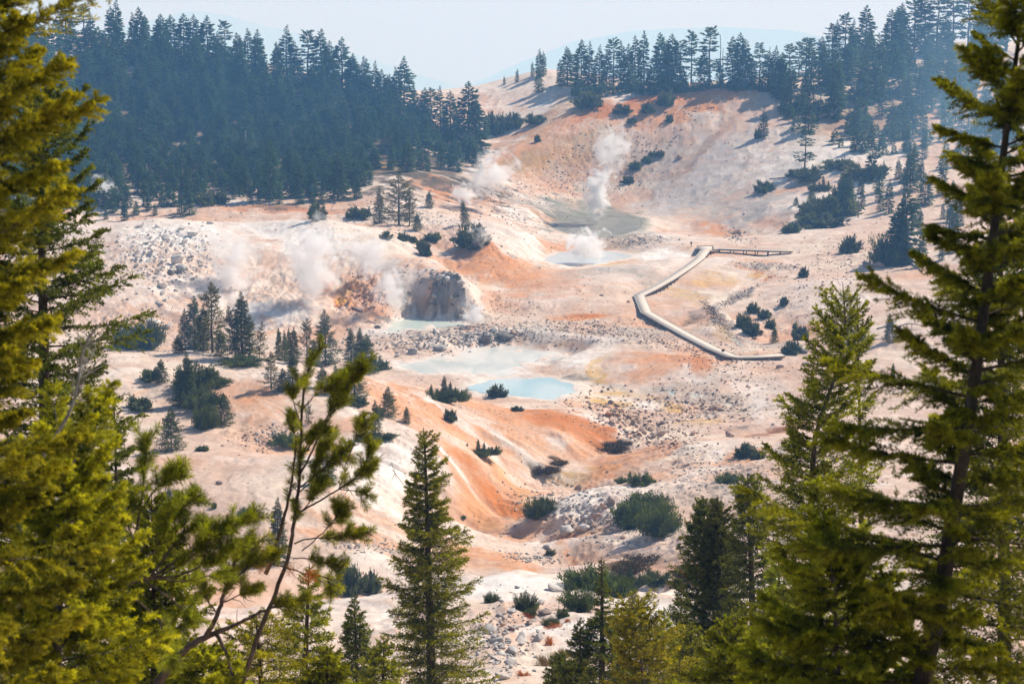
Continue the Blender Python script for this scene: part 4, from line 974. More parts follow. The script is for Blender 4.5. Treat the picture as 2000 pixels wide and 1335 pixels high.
# ------------------------------------------------------------------ nearer trees, each drawn along its own trunk line
def pl(pts, D, dd=None):
    return np.array([at(u, v, D+(dd[i] if dd else 0)) for i, (u, v) in enumerate(pts)])
def near_tree(kind, label, seed, D, line, prof, nb, nsub, nbl, bl, bw, fol, brk, tr, up=.15, droop=.3, tipup=.2, h0=.0, jag=.3, limbs=True, dd=None, subl=.34, spread=.75, depth=None, sides=8, **kw):
    L = pl(line, D, dd)                                  # from the lowest shown point to the top
    foot = L[0].copy(); gz = zat(foot[0], foot[1], ZZ)
    if gz < foot[2]-.05:
        foot[2] = gz-.1; dxy = (L[0]-L[1])[:2]; foot[:2] += dxy*min(.5, (L[0][2]-foot[2])/max(.1, abs(L[1][2]-L[0][2])))
        L = np.concatenate([[foot], L])
    else: foot = L[0]
    loc = L[0].copy(); L = L-loc
    vs = [D*0+p[1] for p in prof]
    H_ = np.concatenate([[0], np.cumsum(np.linalg.norm(np.diff(L, axis=0), axis=1))]); H_ /= H_[-1]
    zs = L[:, 2]+loc[2]
    zrow = np.array([at(1000, v, D)[2] for (v, a, b) in prof]); wl = np.array([a for _, a, b in prof])*D/F; wr = np.array([b for _, a, b in prof])*D/F
    o = np.argsort(zrow); zrow, wl, wr = zrow[o], wl[o], wr[o]
    def pf(t, az):
        z = np.interp(t, H_, zs); c = np.cos(az)
        a = np.interp(z, zrow, wl); b = np.interp(z, zrow, wr)
        m = (a+b)/2 if depth is None else depth
        return np.where(c > 0, b*c**2+m*(1-c**2), a*c**2+m*(1-c**2))
    ms = conifer(seed, H_[-1], nb=nb, nsub=nsub, nbl=nbl, bl=bl, bw=bw, line=L, prof=pf, trunk_r=tr, up=up, droop=droop, tipup=tipup, h0=h0, jag=jag, limbs=limbs, fol=fol, brk=brk, subl=subl, spread=spread, sides=sides, lmin=.015, **kw)
    return put(kind, ms, loc, label)
# tall fir in the middle foreground
near_tree('fir_tree', 'tall narrow sunlit fir standing alone in the middle foreground', 900, 62, [(846,1400),(842,1300),(838,1150),(834,1000),(830,880),(827,834)],
          [(1420,106,136),(1300,98,128),(1230,92,118),(1160,88,98),(1090,70,90),(1040,54,70),(980,46,52),(920,32,36),(880,26,34),(855,14,18),(834,4,5)], 190, 32, 20, .105, .026, M_NEAR, M_BARK, .17, up=.10, droop=.32, tipup=.28, jag=.42, s0=.06)
# pair and single at the lower right
near_tree('fir_tree', 'left and taller of the two dark bushy firs in front of the brown hollow', 901, 72, [(1372,1400),(1374,1250),(1376,1100),(1374,968)], [(1400,84,74),(1300,80,74),(1200,74,70),(1120,60,56),(1060,44,46),(1010,24,26),(985,12,12),(966,3,3)], 180, 22, 16, .12, .034, M_NEARD, M_BARK, .17, up=.25, droop=.25, tipup=.2, h0=.05)
near_tree('fir_tree', 'right hand dark bushy fir of the two in front of the brown hollow', 902, 71, [(1408,1400),(1407,1250),(1404,1100),(1400,966)], [(1400,70,80),(1300,64,76),(1200,54,64),(1120,48,54),(1060,34,40),(1010,20,24),(985,11,11),(966,3,3)], 170, 22, 16, .12, .034, M_NEARD, M_BARK, .17, up=.25, droop=.25, tipup=.2, h0=.05)
near_tree('fir_tree', 'dark fir behind the bushy pair with a short leafy top', 903, 66, [(1475,1400),(1472,1250),(1466,1080),(1460,925)], [(1400,80,80),(1250,70,70),(1150,55,60),(1060,44,50),(1000,34,40),(960,20,24),(925,8,8)], 150, 18, 14, .13, .035, M_NEARD, M_BARK, .18, up=.2, droop=.25, tipup=.2, h0=.05)
near_tree('fir_tree', 'low bright fir between the dark firs and the crooked hemlock', 913, 48, [(1530,1400),(1524,1240),(1520,1075)], [(1400,90,90),(1250,62,66),(1150,40,40),(1080,12,12)], 100, 20, 14, .10, .025, M_NEAR, M_BARK, .12)
# crooked hemlock right of centre
near_tree('hemlock_tree', 'crooked sunlit hemlock with a curved trunk and open branches', 904, 34, [(1608,1420),(1602,1250),(1588,1080),(1584,960),(1592,850),(1622,760),(1646,690),(1652,620),(1646,552)],
          [(1420,160,190),(1300,140,170),(1180,120,150),(1080,110,130),(980,100,110),(900,86,110),(830,70,92),(770,62,60),(700,70,50),(640,62,46),(600,34,30),(552,5,5)], 210, 32, 28, .06, .018, M_NEAR, M_BARKG, .10, up=.25, droop=.25, tipup=.25, jag=.5, s0=.1, subl=.42)
near_tree('hemlock_tree', 'slender dark sapling top right behind the crooked hemlock', 905, 37, [(1690,1420),(1684,1150),(1680,850),(1676,700),(1674,562)], [(1420,90,80),(1200,60,52),(1050,40,40),(900,32,34),(760,26,28),(660,22,24),(600,16,16),(562,4,4)], 110, 14, 16, .07, .02, M_NEARD, M_BARK, .08, up=.35)
# big blurred tree at the right edge
near_tree('hemlock_tree', 'large out of focus hemlock filling the right edge of the view', 906, 13, [(1770,1480),(1800,1335),(1836,1180),(1862,1000),(1888,850),(1918,640),(1945,420),(1970,220),(1992,60),(2010,-60)],
          [(1480,486,546),(1335,445,546),(1240,445,520),(1140,445,494),(1050,405,429),(930,283,364),(830,270,338),(740,256,312),(650,256,299),(560,216,273),(500,175,247),(420,290,247),(370,148,195),(320,168,195),(240,108,143),(150,81,104),(80,35,52),(-60,6,6)],
          150, 64, 84, .036, .0075, M_NEAR, M_BARK, .08, up=.16, droop=.2, tipup=.14, jag=.45, subl=.30, depth=.6, spread=.65)
# the slimmer tree behind it
near_tree('hemlock_tree', 'dense dark green hemlock behind the large blurred one at the right', 907, 24, [(1960,1480),(1962,1200),(1958,900),(1955,600),(1952,330)], [(1480,260,200),(1200,230,200),(1000,170,180),(800,130,150),(600,80,120),(420,40,70),(330,8,8)], 190, 32, 30, .055, .016, M_NEARD, M_BARK, .11, up=.15, subl=.42)
# big blurred tree at the left edge
near_tree('fir_tree', 'large out of focus fir filling the upper left edge of the view', 908, 12, [(-95,1600),(-80,1200),(-64,800),(-50,400),(-36,0),(-20,-260)],
          [(1600,150,200),(1300,150,230),(1150,150,250),(1000,150,240),(900,150,210),(840,150,150),(760,150,130),(650,150,170),(560,150,200),(480,150,250),(400,150,270),(300,150,262),(190,150,310),(100,150,300),(30,150,300),(-60,130,250),(-260,10,10)],
          165, 60, 84, .036, .0075, M_NEARY, M_BARKG, .09, up=.2, droop=.2, tipup=.16, jag=.4, subl=.30, depth=.6, spread=.65)
# sharper dark tree behind
near_tree('fir_tree', 'dark green fir with drooping boughs behind the blurred fir at the left', 909, 27, [(96,1500),(94,1200),(90,900),(84,600),(78,300),(76,150)],
          [(1500,190,180),(1300,190,180),(1100,180,200),(950,180,180),(860,180,175),(760,180,170),(700,180,190),(590,170,190),(530,150,140),(440,140,160),(380,110,90),(330,90,100),(270,70,110),(200,40,50),(150,5,5)],
          200, 36, 34, .055, .017, M_NEARD, M_BARK, .15, up=.12, droop=.25, tipup=.22, jag=.3, subl=.3)
# yellow green boughs at the lower left corner
near_tree('fir_tree', 'blurred yellow green young fir in the lower left corner', 910, 14, [(110,1560),(112,1335),(118,1150),(128,1000),(135,880)], [(1560,230,230),(1335,220,210),(1200,200,190),(1080,150,150),(980,110,110),(880,10,10)], 150, 44, 70, .038, .008, M_NEARY, M_BARKG, .05, up=.25, droop=.25, depth=.6)
near_tree('fir_tree', 'yellow green young fir behind the sprawling pine at the lower left', 914, 22, [(300,1500),(300,1300),(300,1150),(296,960)], [(1500,170,170),(1335,150,150),(1200,100,110),(1080,60,70),(960,8,8)], 150, 30, 30, .055, .016, M_NEAR, M_BARK, .06, up=.25)
near_tree('fir_tree', 'green fir with layered boughs below the forked pine', 911, 42, [(592,1420),(596,1300),(600,1200),(604,1100)], [(1420,110,110),(1335,90,90),(1250,66,66),(1170,34,34),(1100,6,6)], 90, 22, 16, .085, .022, M_NEAR, M_BARK, .10, up=.12)
near_tree('fir_tree', 'bright green bough topped fir at the bottom, left of the tall fir', 915, 30, [(520,1480),(510,1335),(500,1200)], [(1480,170,130),(1335,120,120),(1260,80,90),(1200,8,8)], 80, 24, 22, .06, .016, M_NEARY, M_BARK, .08, up=.12)
near_tree('fir_tree', 'small dark pointed fir between the forked pine and the tall fir', 912, 58, [(700,1400),(696,1290),(692,1162)], [(1400,60,60),(1300,42,42),(1220,20,20),(1162,4,4)], 90, 14, 13, .12, .03, M_NEARD, M_BARK, .08)
near_tree('fir_tree', 'low fir at the bottom edge touching the tall fir on its left', 916, 48, [(745,1440),(748,1330),(750,1245)], [(1440,80,70),(1335,60,50),(1245,6,6)], 70, 18, 14, .10, .026, M_NEAR, M_BARK, .08)
near_tree('fir_tree', 'blurred bright young fir at the bottom right corner area, left of the big hemlock trunk', 917, 13, [(1640,1560),(1636,1335),(1632,1200),(1626,1075)], [(1560,240,240),(1335,220,200),(1240,150,150),(1150,90,90),(1075,8,8)], 110, 40, 50, .036, .010, M_NEAR, M_BARKG, .05, up=.15, droop=.25, depth=.6)
near_tree('fir_tree', 'bright fir at the bottom edge between the dark firs and the blurred young fir', 918, 26, [(1440,1480),(1438,1335),(1436,1205)], [(1480,150,140),(1335,110,100),(1270,60,60),(1205,6,6)], 100, 26, 24, .06, .016, M_NEAR, M_BARK, .06, up=.15)
near_tree('fir_tree', 'low bright green fir at the bottom edge under the leaning pine limb', 919, 20, [(400,1520),(398,1400),(396,1262)], [(1520,170,160),(1400,130,130),(1320,80,80),(1262,6,6)], 100, 28, 30, .055, .015, M_NEARY, M_BARK, .05, up=.12)
near_tree('fir_tree', 'green fir tip at the bottom edge under the forked pine', 926, 30, [(640,1480),(640,1390),(640,1262)], [(1480,120,120),(1390,90,90),(1320,52,52),(1262,5,5)], 90, 24, 22, .06, .017, M_NEAR, M_BARK, .06, up=.12)
near_tree('fir_tree', 'dark green young fir behind the blurred fir at the left edge of the slope', 927, 30, [(232,1300),(230,1100),(226,900),(222,760)], [(1300,110,110),(1100,80,80),(950,50,50),(850,28,28),(760,5,5)], 110, 24, 24, .06, .018, M_NEARD, M_BARK, .07, up=.12)
# the group at the bottom right of centre
near_tree('fir_tree', 'dark fir with a long thin leader at the bottom, right of the pale rocks', 920, 62, [(1176,1420),(1176,1335),(1176,1230),(1176,1160),(1175,1088)], [(1420,86,80),(1335,72,70),(1270,52,56),(1215,28,32),(1190,14,16),(1150,16,16),(1088,3,3)], 130, 18, 14, .115, .03, M_NEARD, M_BARK, .13)
near_tree('fir_tree', 'yellow green broad topped conifer at the bottom, right of the thin leader', 921, 44, [(1262,1420),(1258,1335),(1248,1260),(1236,1196)], [(1420,90,110),(1335,84,100),(1280,70,82),(1230,50,60),(1196,16,20)], 90, 24, 20, .075, .02, M_NEARY, M_BARKG, .08, up=.5, droop=.2)
for i, (u, v0, w_, D, lb) in enumerate(((1207,1163,16,70,'first thin sapling behind the yellow green conifer'),(1229,1163,18,70,'second thin sapling behind the yellow green conifer'),(1258,1162,17,72,'thin sapling farthest right behind the yellow green conifer'),(1133,1205,26,62,'slim dark fir left of the thin leader'),
        (1095,1275,24,58,'small dark fir at the bottom edge among the pale ground'),(1297,1188,30,60,'slim grey green fir right of the yellow green conifer'),(1330,1130,40,66,'dark narrow fir left of the bushy pair'),(1350,1215,44,56,'green fir at the foot of the bushy pair'),(1120,1300,30,50,'small fir tip at the bottom edge left of the thin leader'),(1440,1190,60,50,'green fir below the dark firs'))):
    near_tree('fir_tree', lb, 930+i, D, [(u+2, 1410), (u, 1320), (u, v0)], [(1410,w_*1.6,w_*1.6),(1320,w_*1.2,w_*1.2),((1320+v0)/2,w_*.8,w_*.8),(v0,3,3)], 80, 14, 13, .10, .028, M_NEARD if i in (3, 4, 6, 8) else M_NEAR, M_BARK, .06)
print('near firs', time.time()-T0)
# ------------------------------------------------------------------ pines: hand drawn limbs with tufts of long needles
def smooth_line(pts, n=5):
    p = np.array(pts); out = []
    for i in range(len(p)-1):
        p0 = p[max(i-1, 0)]; p1 = p[i]; p2 = p[i+1]; p3 = p[min(i+2, len(p)-1)]
        for k in range(n):
            t = k/n; out.append(.5*((2*p1)+(-p0+p2)*t+(2*p0-5*p1+4*p2-p3)*t*t+(-p0+3*p1-3*p2+p3)*t**3))
    return np.array(out+[p[-1]])
def pine(label, seed, D, limbs, needle=.078, fol=M_NEAR, tuft_n=170, red=()):
    g_ = np.random.default_rng(seed)
    base = pl([limbs[0][0][0]], D)[0]; gz = zat(base[0], base[1], ZZ); loc = np.array((base[0], base[1], min(gz, base[2]))) 
    tl, rr, tf = [], [], []
    for li, (pts, r0, tufts, side) in enumerate(limbs):
        dz = g_.uniform(-.5, .5, 1)[0]*.5 if li else 0
        L = smooth_line(pl(pts, D, [dz*k/max(1, len(pts)-1) for k in range(len(pts))])-loc)
        if li == 0: L = np.concatenate([[np.array((0, 0, -.2))], L])
        L += g_.normal(0, .004, L.shape); n = len(L)
        tl.append(L); rr.append(np.linspace(r0*.8, max(.004, r0*.25), n))
        seg = np.linspace(0, 1, n)
        def q(t): return np.array([np.interp(t, seg, L[:, i]) for i in range(3)])
        for t in ([1.0] if tufts else [])+list(1-np.abs(g_.uniform(0, .6, max(0, int(tufts*3)-1)))):
            p = q(t); d = unit(q(min(1, t))-q(max(0, t-.08)))
            if t < 1:                                   # a short twig off the limb
                d = unit(d+unit(g_.normal(size=3))*.9+np.array((0, 0, .25))); e = p+d*g_.uniform(.06, .2)
                tl.append(np.array([p, (p+e)/2+g_.normal(0, .005, 3), e])); rr.append(np.array([.006, .005, .004])); p = e
            tf.append((p, d))
    for L in list(tl):                                  # bare side twigs
        for _ in range(5 if len(L) > 6 else 0):
            i = g_.integers(len(L)//3, len(L)-1); p = L[i]; d = unit(unit(L[min(i+1, len(L)-1)]-L[i-1])*.7+unit(g_.normal(size=3))*.8); l_ = g_.uniform(.06, .24)
            tl.append(np.array([p, p+d*l_*.5+g_.normal(0, .012, 3), p+d*l_])); rr.append(np.array([.005, .0035, .0015]))
    tv, tq = tubes(tl, rr, 6)
    P_, D_, T_ = [], [], []
    for p, d in tf:
        m = tuft_n; s = g_.uniform(-1, .1, m)*.13
        P_.append(p+d*s[:, None]); dd = unit(g_.normal(size=(m, 3))); dd = unit(dd-d*(dd@d)[:, None]+d*.5+np.array((0, 0, .1))); D_.append(dd)
        T_.append(np.clip(g_.normal(.42, .22, m)+g_.normal(0, .12), 0, 1))
    V, Q, T = blades(np.concatenate(P_), np.concatenate(D_), needle*g_.uniform(.7, 1.2, tuft_n*len(tf)), .0044, np.concatenate(T_), g_)
    e = put('pine_tree', (npmesh('trunk', tv, tq, smooth_=True, mats=[M_BARK]), npmesh('crown', V, Q, mats=[fol], attrs={'tint': ('FACE', 'FLOAT', T)})), loc, label)
    if red:
        P_, D_ = [], []
        for (u, v) in red:
            c = at(u, v, D-.3)-loc; m = 90
            P_.append(c+g_.normal(0, .035, (m, 3))); D_.append(unit(g_.normal(size=(m, 3))-np.array((0, 0, .3))))
        V, Q, T = blades(np.concatenate(P_), np.concatenate(D_), .06, .006, g_.uniform(0, 1, 90*len(red)), g_)
        link('dead_needles', npmesh('dead_needles', V, Q, mats=[M_RED], attrs={'tint': ('FACE', 'FLOAT', T)}), e)['label'] = 'rusty orange dead needle clusters'
    return e
pine('forked open pine with long needle tufts in the left foreground', 40, 20, [
 ([(470,1345),(508,1230),(545,1140),(566,1070),(576,1010),(582,960),(586,880),(590,800),(598,740),(612,700),(632,676)], .034, 9, 1),
 ([(520,1120),(540,1060),(560,990),(572,920),(578,860)], .03, 1, 1),
 ([(584,930),(610,880),(640,820),(668,770),(700,735),(708,722)], .016, 12, 1),
 ([(600,880),(630,830),(650,790),(664,750),(672,742)], .012, 8, 1),
 ([(590,800),(612,775),(640,760),(664,746)], .009, 5, 1),
 ([(588,830),(578,800),(572,770),(584,752)], .008, 3, 1),
 ([(586,860),(572,840),(566,812)], .008, 3, 1),
 ([(582,1000),(620,980),(660,955),(700,925),(718,890),(722,878)], .016, 7, 1),
 ([(660,955),(690,958),(716,962)], .008, 2, 1),
 ([(694,930),(710,920),(730,912)], .007, 3, 1),
 ([(586,950),(620,925),(650,900),(672,888)], .012, 6, 1),
 ([(676,905),(690,870),(704,840),(700,828)], .008, 4, 1),
 ([(574,1060),(610,1050),(650,1050),(680,1045),(700,1040)], .012, 7, 1),
 ([(590,1075),(630,1040),(655,1010),(664,1000)], .010, 7, 1),
 ([(572,1090),(600,1090),(640,1100),(668,1110)], .010, 5, 1),
 ([(588,900),(600,870),(612,850),(640,842)], .010, 7, 1),
 ([(586,960),(606,940),(620,900),(632,870)], .010, 8, 1),
 ([(580,1010),(600,985),(614,960),(628,940)], .010, 7, 1),
 ([(570,1110),(600,1120),(640,1130),(650,1160)], .012, 4, 1),
 ([(568,1110),(530,1100),(500,1090),(470,1110)], .014, 5, 1),
], red=((500,1104),(512,1108),(568,1112),(604,1118),(610,1124),(600,1130)))
pine('leaning pine limb with peeling grey bark in the bottom left foreground', 41, 19, [
 ([(300,1350),(330,1300),(370,1262),(420,1235),(470,1215)], .075, 0, 1),
 ([(400,1245),(425,1200),(440,1150),(455,1110),(462,1080)], .035, 5, 1),
 ([(440,1150),(470,1120),(500,1095),(540,1080)], .02, 7, 1),
 ([(420,1235),(440,1270),(452,1310),(460,1345)], .03, 2, 1),
 ([(455,1110),(470,1080),(500,1060)], .012, 6, 1),
 ([(425,1200),(400,1160),(392,1120)], .012, 5, 1),
 ([(470,1215),(520,1190),(560,1180),(600,1170)], .025, 6, 1),
 ([(430,1180),(470,1160),(500,1150)], .012, 5, 1),
], tuft_n=160)
pine('sprawling low pine with a fan of bare grey twigs at the lower left', 42, 17, [
 ([(180,1190),(230,1150),(270,1130),(310,1128)], .06, 0, 1),
 ([(250,1140),(262,1060),(276,980),(284,900),(288,862)], .02, 6, 1),
 ([(276,1000),(300,960),(325,940),(352,926)], .012, 8, 1),
 ([(270,1080),(300,1040),(340,1000),(380,975)], .014, 8, 1),
 ([(300,1125),(350,1090),(400,1060),(450,1030),(490,1008)], .018, 12, 1),
 ([(310,1128),(360,1120),(400,1100),(430,1085),(454,1062)], .014, 9, 1),
 ([(300,1130),(340,1110),(380,1080),(404,1040)], .012, 7, 1),
 ([(290,1130),(320,1090),(350,1050),(390,1020)], .012, 7, 1),
 ([(270,1130),(300,1080),(320,1030),(334,990)], .012, 7, 1),
 ([(300,1128),(360,1135),(400,1125),(440,1120)], .010, 3, 1),
 ([(280,1130),(320,1160),(360,1190),(372,1220)], .012, 3, 1),
 ([(240,1150),(300,1200),(330,1260),(340,1300)], .014, 4, 1),
 ([(262,1060),(250,1010),(262,960)], .010, 4, 1),
 ([(230,1150),(210,1090),(230,1030)], .012, 4, 1),
], tuft_n=160)
# dead limb, twiggy, at the left
g_ = np.random.default_rng(77); L0 = pl([(84,890),(110,850),(138,800),(152,750),(160,700),(176,650)], 13.0); loc = L0[0].copy()
tl = [smooth_line(L0-loc)]; rr = [np.linspace(.016, .005, len(tl[0]))]
for k in range(34):
    s = g_.uniform(.45, 1); i = int(s*(len(tl[0])-1)); p = tl[0][i]; d = unit(np.array((.45, g_.normal(0, .5), .8))+g_.normal(0, .5, 3)); ln_ = g_.uniform(.08, .3)
    tl.append(np.array([p, p+d*ln_*.5+g_.normal(0, .012, 3), p+d*ln_])); rr.append(np.array([.004, .003, .0018]))
e = put('dead_branch', (npmesh('branch', *tubes(tl, rr, 5), smooth_=True, mats=[M_DEAD]),), loc, 'bare grey dead branch with fine twigs in front of the fir at the left', 'branch', parts=('wood',))
print('near', time.time()-T0)
# ------------------------------------------------------------------ rocks
import bmesh
def rock_mat(name, a, b, cc):
    f = NT(name)
    p = f.n('ShaderNodeTexCoord').outputs['Object']; rnd = f.n('ShaderNodeObjectInfo').outputs['Random']
    off = f.n('ShaderNodeVectorMath', {0: p, 1: f.n('ShaderNodeCombineXYZ', {'X': f.math('MULTIPLY', rnd, 40.)}).outputs[0]}, operation='ADD').outputs[0]
    n = f.n('ShaderNodeTexNoise', {'Vector': off, 'Scale': 1.6, 'Detail': 7, 'Roughness': .65}).outputs['Fac']
    c = f.ramp(n, [(.3, a), (.5, b), (.68, cc)])
    c = f.n('ShaderNodeHueSaturation', {'Value': f.math('ADD', .72, f.math('MULTIPLY', rnd, .45)), 'Saturation': f.math('ADD', .7, f.math('MULTIPLY', rnd, .5)), 'Color': c}).outputs[0]
    bp = f.n('ShaderNodeBump', {'Height': n, 'Strength': .7, 'Distance': .12}).outputs['Normal']
    return f.out(f.n('ShaderNodeBsdfPrincipled', {'Base Color': c, 'Roughness': .9, 'Specular IOR Level': .2, 'Normal': bp}).outputs[0])
RM = {'grey': rock_mat('rock_pale_grey', (.38,.35,.32), (.56,.52,.48), (.68,.63,.58)), 'pink': rock_mat('rock_pink_brown', (.26,.16,.115), (.44,.31,.24), (.58,.45,.37)), 'dark': rock_mat('rock_dark', (.09,.085,.08), (.20,.18,.16), (.33,.29,.26)),
      'red': rock_mat('rock_red_brown', (.18,.085,.055), (.34,.19,.13), (.46,.30,.22))}
def hull(seed, n=16, sub=True):
    g_ = np.random.default_rng(seed); bm = bmesh.new()
    for p in unit(g_.normal(size=(n, 3)))*g_.uniform(.75, 1.1, (n, 1))*np.array((1, .8, .62)): bm.verts.new(p)
    r = bmesh.ops.convex_hull(bm, input=bm.verts)
    bmesh.ops.delete(bm, geom=[e for e in r['geom_interior'] if isinstance(e, bmesh.types.BMVert)], context='VERTS')
    if sub:
        bmesh.ops.bevel(bm, geom=list(bm.edges), offset=.05, segments=1, affect='EDGES')
        bmesh.ops.triangulate(bm, faces=list(bm.faces))
        bmesh.ops.subdivide_edges(bm, edges=list(bm.edges), cuts=1)
        for v_ in bm.verts:
            x = np.array(v_.co); k = fbm(np.array([x[0]*2+seed]), np.array([x[1]*2+x[2]*1.7]), 1, 3, seed)[0]
            v_.co *= 1+.09*k
    bmesh.ops.triangulate(bm, faces=list(bm.faces))
    bm.verts.index_update()
    V = np.array([v_.co[:] for v_ in bm.verts]); T = np.array([[v_.index for v_ in f.verts] for f in bm.faces]); bm.free()
    return V, T
ROCK = {k: [npmesh('boulder', *(lambda h: (h[0], None, h[1]))(hull(500+i)), mats=[m]) for i in range(7)] for k, m in RM.items()}
def put_rock(u, v, px, tone, label, group=None, flat=1.0, kind='boulder', cat='boulder', var=None):
    p = pick(u, v, ZZ); r = scl(px, p[1])/2*1.05
    me = ROCK[tone][var if var is not None else rt.randrange(7)]
    o = link(kind, me); o.location = (p[0], p[1], p[2]+r*.28*flat); o.rotation_euler = (rt.uniform(-.4, .4), rt.uniform(-.4, .4), rt.uniform(0, 6.28))
    o.scale = (r*rt.uniform(.9, 1.15), r*rt.uniform(.8, 1.1), r*flat*rt.uniform(.9, 1.25)); tag(o, label, cat, group)
for (u, v, px, tn, fl, lb) in (
    (346,512,34,'grey',1.5,'tall pale block, the largest boulder of the boulder hill'),(352,528,26,'grey',1.2,'pale block leaning on the largest boulder of the boulder hill'),(335,535,22,'dark',1.1,'shaded grey boulder under the largest one of the boulder hill'),
    (318,560,28,'grey',1,'cream rounded boulder low on the boulder hill'),(375,460,22,'grey',.9,'grey boulder high on the boulder hill'),(272,444,18,'grey',1,'boulder near the top left of the boulder hill'),(308,444,14,'grey',1,'small boulder on the crest of the boulder hill'),
    (362,474,20,'grey',1,'tall boulder below the high grey one of the boulder hill'),(326,640,30,'grey',1,'pale boulder at the foot of the boulder hill beside the clump'),(300,632,34,'grey',.8,'long pale boulder left of the one beside the clump'),(325,467,24,'grey',.8,'flat grey boulder near the crest of the boulder hill'),
    (862,545,26,'grey',1.1,'large boulder on top of the dark cliff'),(876,547,20,'grey',1,'boulder second from the left on top of the dark cliff'),(890,541,18,'dark',.9,'dark boulder on top of the dark cliff'),(900,552,22,'grey',.6,'long boulder right of the pile on the dark cliff'),
    (805,690,24,'grey',1.1,'big rounded boulder on the shore of the milky pool'),(822,682,18,'grey',1,'boulder right of the big rounded one on the shore'),(852,650,18,'grey',1,'white boulder on the bank between two milky pools'),(860,682,30,'grey',.7,'long boulder on the bank above the milky pool'),
    (987,660,42,'dark',.7,'wide dark boulder above the milky pool'),(1003,652,20,'pink',1,'pointed boulder right of the wide dark one'),(965,648,20,'grey',1.1,'pale boulder above the wide dark one'),(945,668,34,'dark',.7,'dark boulder left of the wide dark one at the pool edge'),
    (1190,812,20,'red',1,'square red brown boulder at the head of the rubble'),(1205,812,14,'red',1,'smaller red brown boulder right of the square one'),(1290,848,30,'pink',.7,'large flat pink boulder in the rubble'),(1355,848,24,'pink',.9,'dark pink boulder at the right end of the rubble'),
    (1425,853,24,'pink',1.2,'smooth rounded tan boulder beside the orange bank'),(1395,800,34,'pink',.7,'broad brown boulder in the stony flat'),(1220,865,22,'pink',.9,'boulder beside the dark moss patch'),(1130,955,20,'dark',1,'dark pointed boulder in the stream gully'),
    (428,945,18,'pink',1,'lone brown boulder on the smooth pink slope'),(1105,1040,38,'grey',1,'large pale boulder in the brown face of the spur'),(1140,1032,30,'grey',.8,'pale boulder right of the large one on the spur'),(1165,1010,24,'pink',1,'pink boulder on the spur'),(1195,980,24,'pink',1,'boulder at the top of the spur beside the large shrub'),
    (1070,1070,24,'grey',.7,'white flat boulder at the foot of the spur'),(1235,1070,26,'grey',.7,'pale boulder below the large shrub'),(1280,1000,30,'grey',.8,'boulder half under the large shrub'),
    (1085,1152,42,'grey',.9,'big rounded pale boulder on the white hump'),(1118,1142,20,'grey',1,'boulder right of the big rounded pale one'),(1113,1125,26,'grey',.8,'boulder behind the big rounded pale one'),(1205,1140,26,'grey',.8,'white boulder inside the olive shrub belt'),(1284,1138,36,'grey',.7,'long white boulder at the right end of the shrub belt'),
    (1055,1180,24,'grey',1,'grey boulder beside the shrub with upright shoots'),(1065,1198,34,'pink',.8,'pinkish boulder below the grey one'),(1000,1194,26,'grey',.7,'flat boulder left of the shrub with upright shoots'),(1035,1218,26,'pink',.7,'brown flat boulder beside orange plants'),
    (955,1235,40,'grey',1.2,'large square boulder in the pale rock pile at the bottom'),(982,1222,22,'pink',.9,'brown boulder on top of the pale rock pile'),(1018,1250,46,'grey',.8,'long split boulder in the middle of the pale ground'),(1050,1250,26,'grey',1.2,'upright pale boulder right of the split one'),
    (1000,1275,40,'grey',.9,'grey boulder below the split one'),(995,1298,36,'grey',.9,'dark sided boulder low in the rock pile'),(970,1255,30,'grey',1,'boulder in the middle of the rock pile'),(985,1325,32,'grey',.8,'boulder at the bottom edge below the rock pile'),(950,1322,30,'grey',1,'boulder at the bottom edge beside the tall fir'),
    (1608,558,14,'pink',1,'small boulder with a blue shadow on the right slope'),(1487,652,16,'red',1.1,'round red boulder by the footpath'),(1473,662,14,'pink',.8,'boulder left of the round red one'),(1525,718,20,'pink',.8,'brown boulder below the boardwalk end'),(1574,712,16,'pink',1,'square boulder casting a long shadow below the boardwalk end'),
    (1440,455,24,'pink',.8,'large brown boulder in the stream gully behind the boardwalk'),(1690,520,26,'pink',.9,'tan boulder on the slope below the big dark shrub'),(1715,522,30,'pink',.8,'pale brown boulder right of the tan one below the big dark shrub'),(1328,310,18,'pink',.8,'lone boulder halfway up the pale slope'),(1454,418,10,'grey',1,'small boulder low on the white slope'),
    (700,608,22,'pink',1,'brown boulder at the head of the pale pool'),(737,640,16,'dark',.8,'dark boulder at the left end of the pale pool'),(895,740,10,'grey',.6,'small stone beside the milky pool'),(1035,590,8,'grey',1,'single stone on the pink flat'),(1175,578,10,'pink',1,'brown stone left of the boardwalk corner'),(1228,590,12,'pink',.8,'brown stone beside the boardwalk corner')):
    put_rock(u, v, px, tn, lb, flat=fl)
def rocks(u, v, au, av, n, lo, hi, tones, label, group, seed, rot=0):
    r = random.Random(seed); ra = math.radians(rot)
    for _ in range(n):
        a, b = r.gauss(0, .5), r.gauss(0, .5)
        x = u+au*a*math.cos(ra)-av*b*math.sin(ra); y = v+au*a*math.sin(ra)+av*b*math.cos(ra)
        put_rock(x, y, lo+(hi-lo)*r.random()**2, r.choice(tones), label, group, flat=r.uniform(.6, 1.1))
rocks(325,520,110,85,52,6,17,['grey'],'pale angular boulder strewn over the boulder hill at the left','boulders of the boulder hill',1)
rocks(870,672,110,22,34,6,15,['grey','grey','pink'],'rounded pale boulder on the bank between the two milky pools','boulders of the bank between the pools',2)
rocks(1235,825,100,34,40,6,18,['red','pink','pink'],'red brown boulder in the rubble where the stream leaves the basin','red brown rubble boulders',3,20)
rocks(965,1270,46,60,20,12,30,['grey'],'pale angular boulder in the rock pile at the bottom','boulders of the pale rock pile',4)
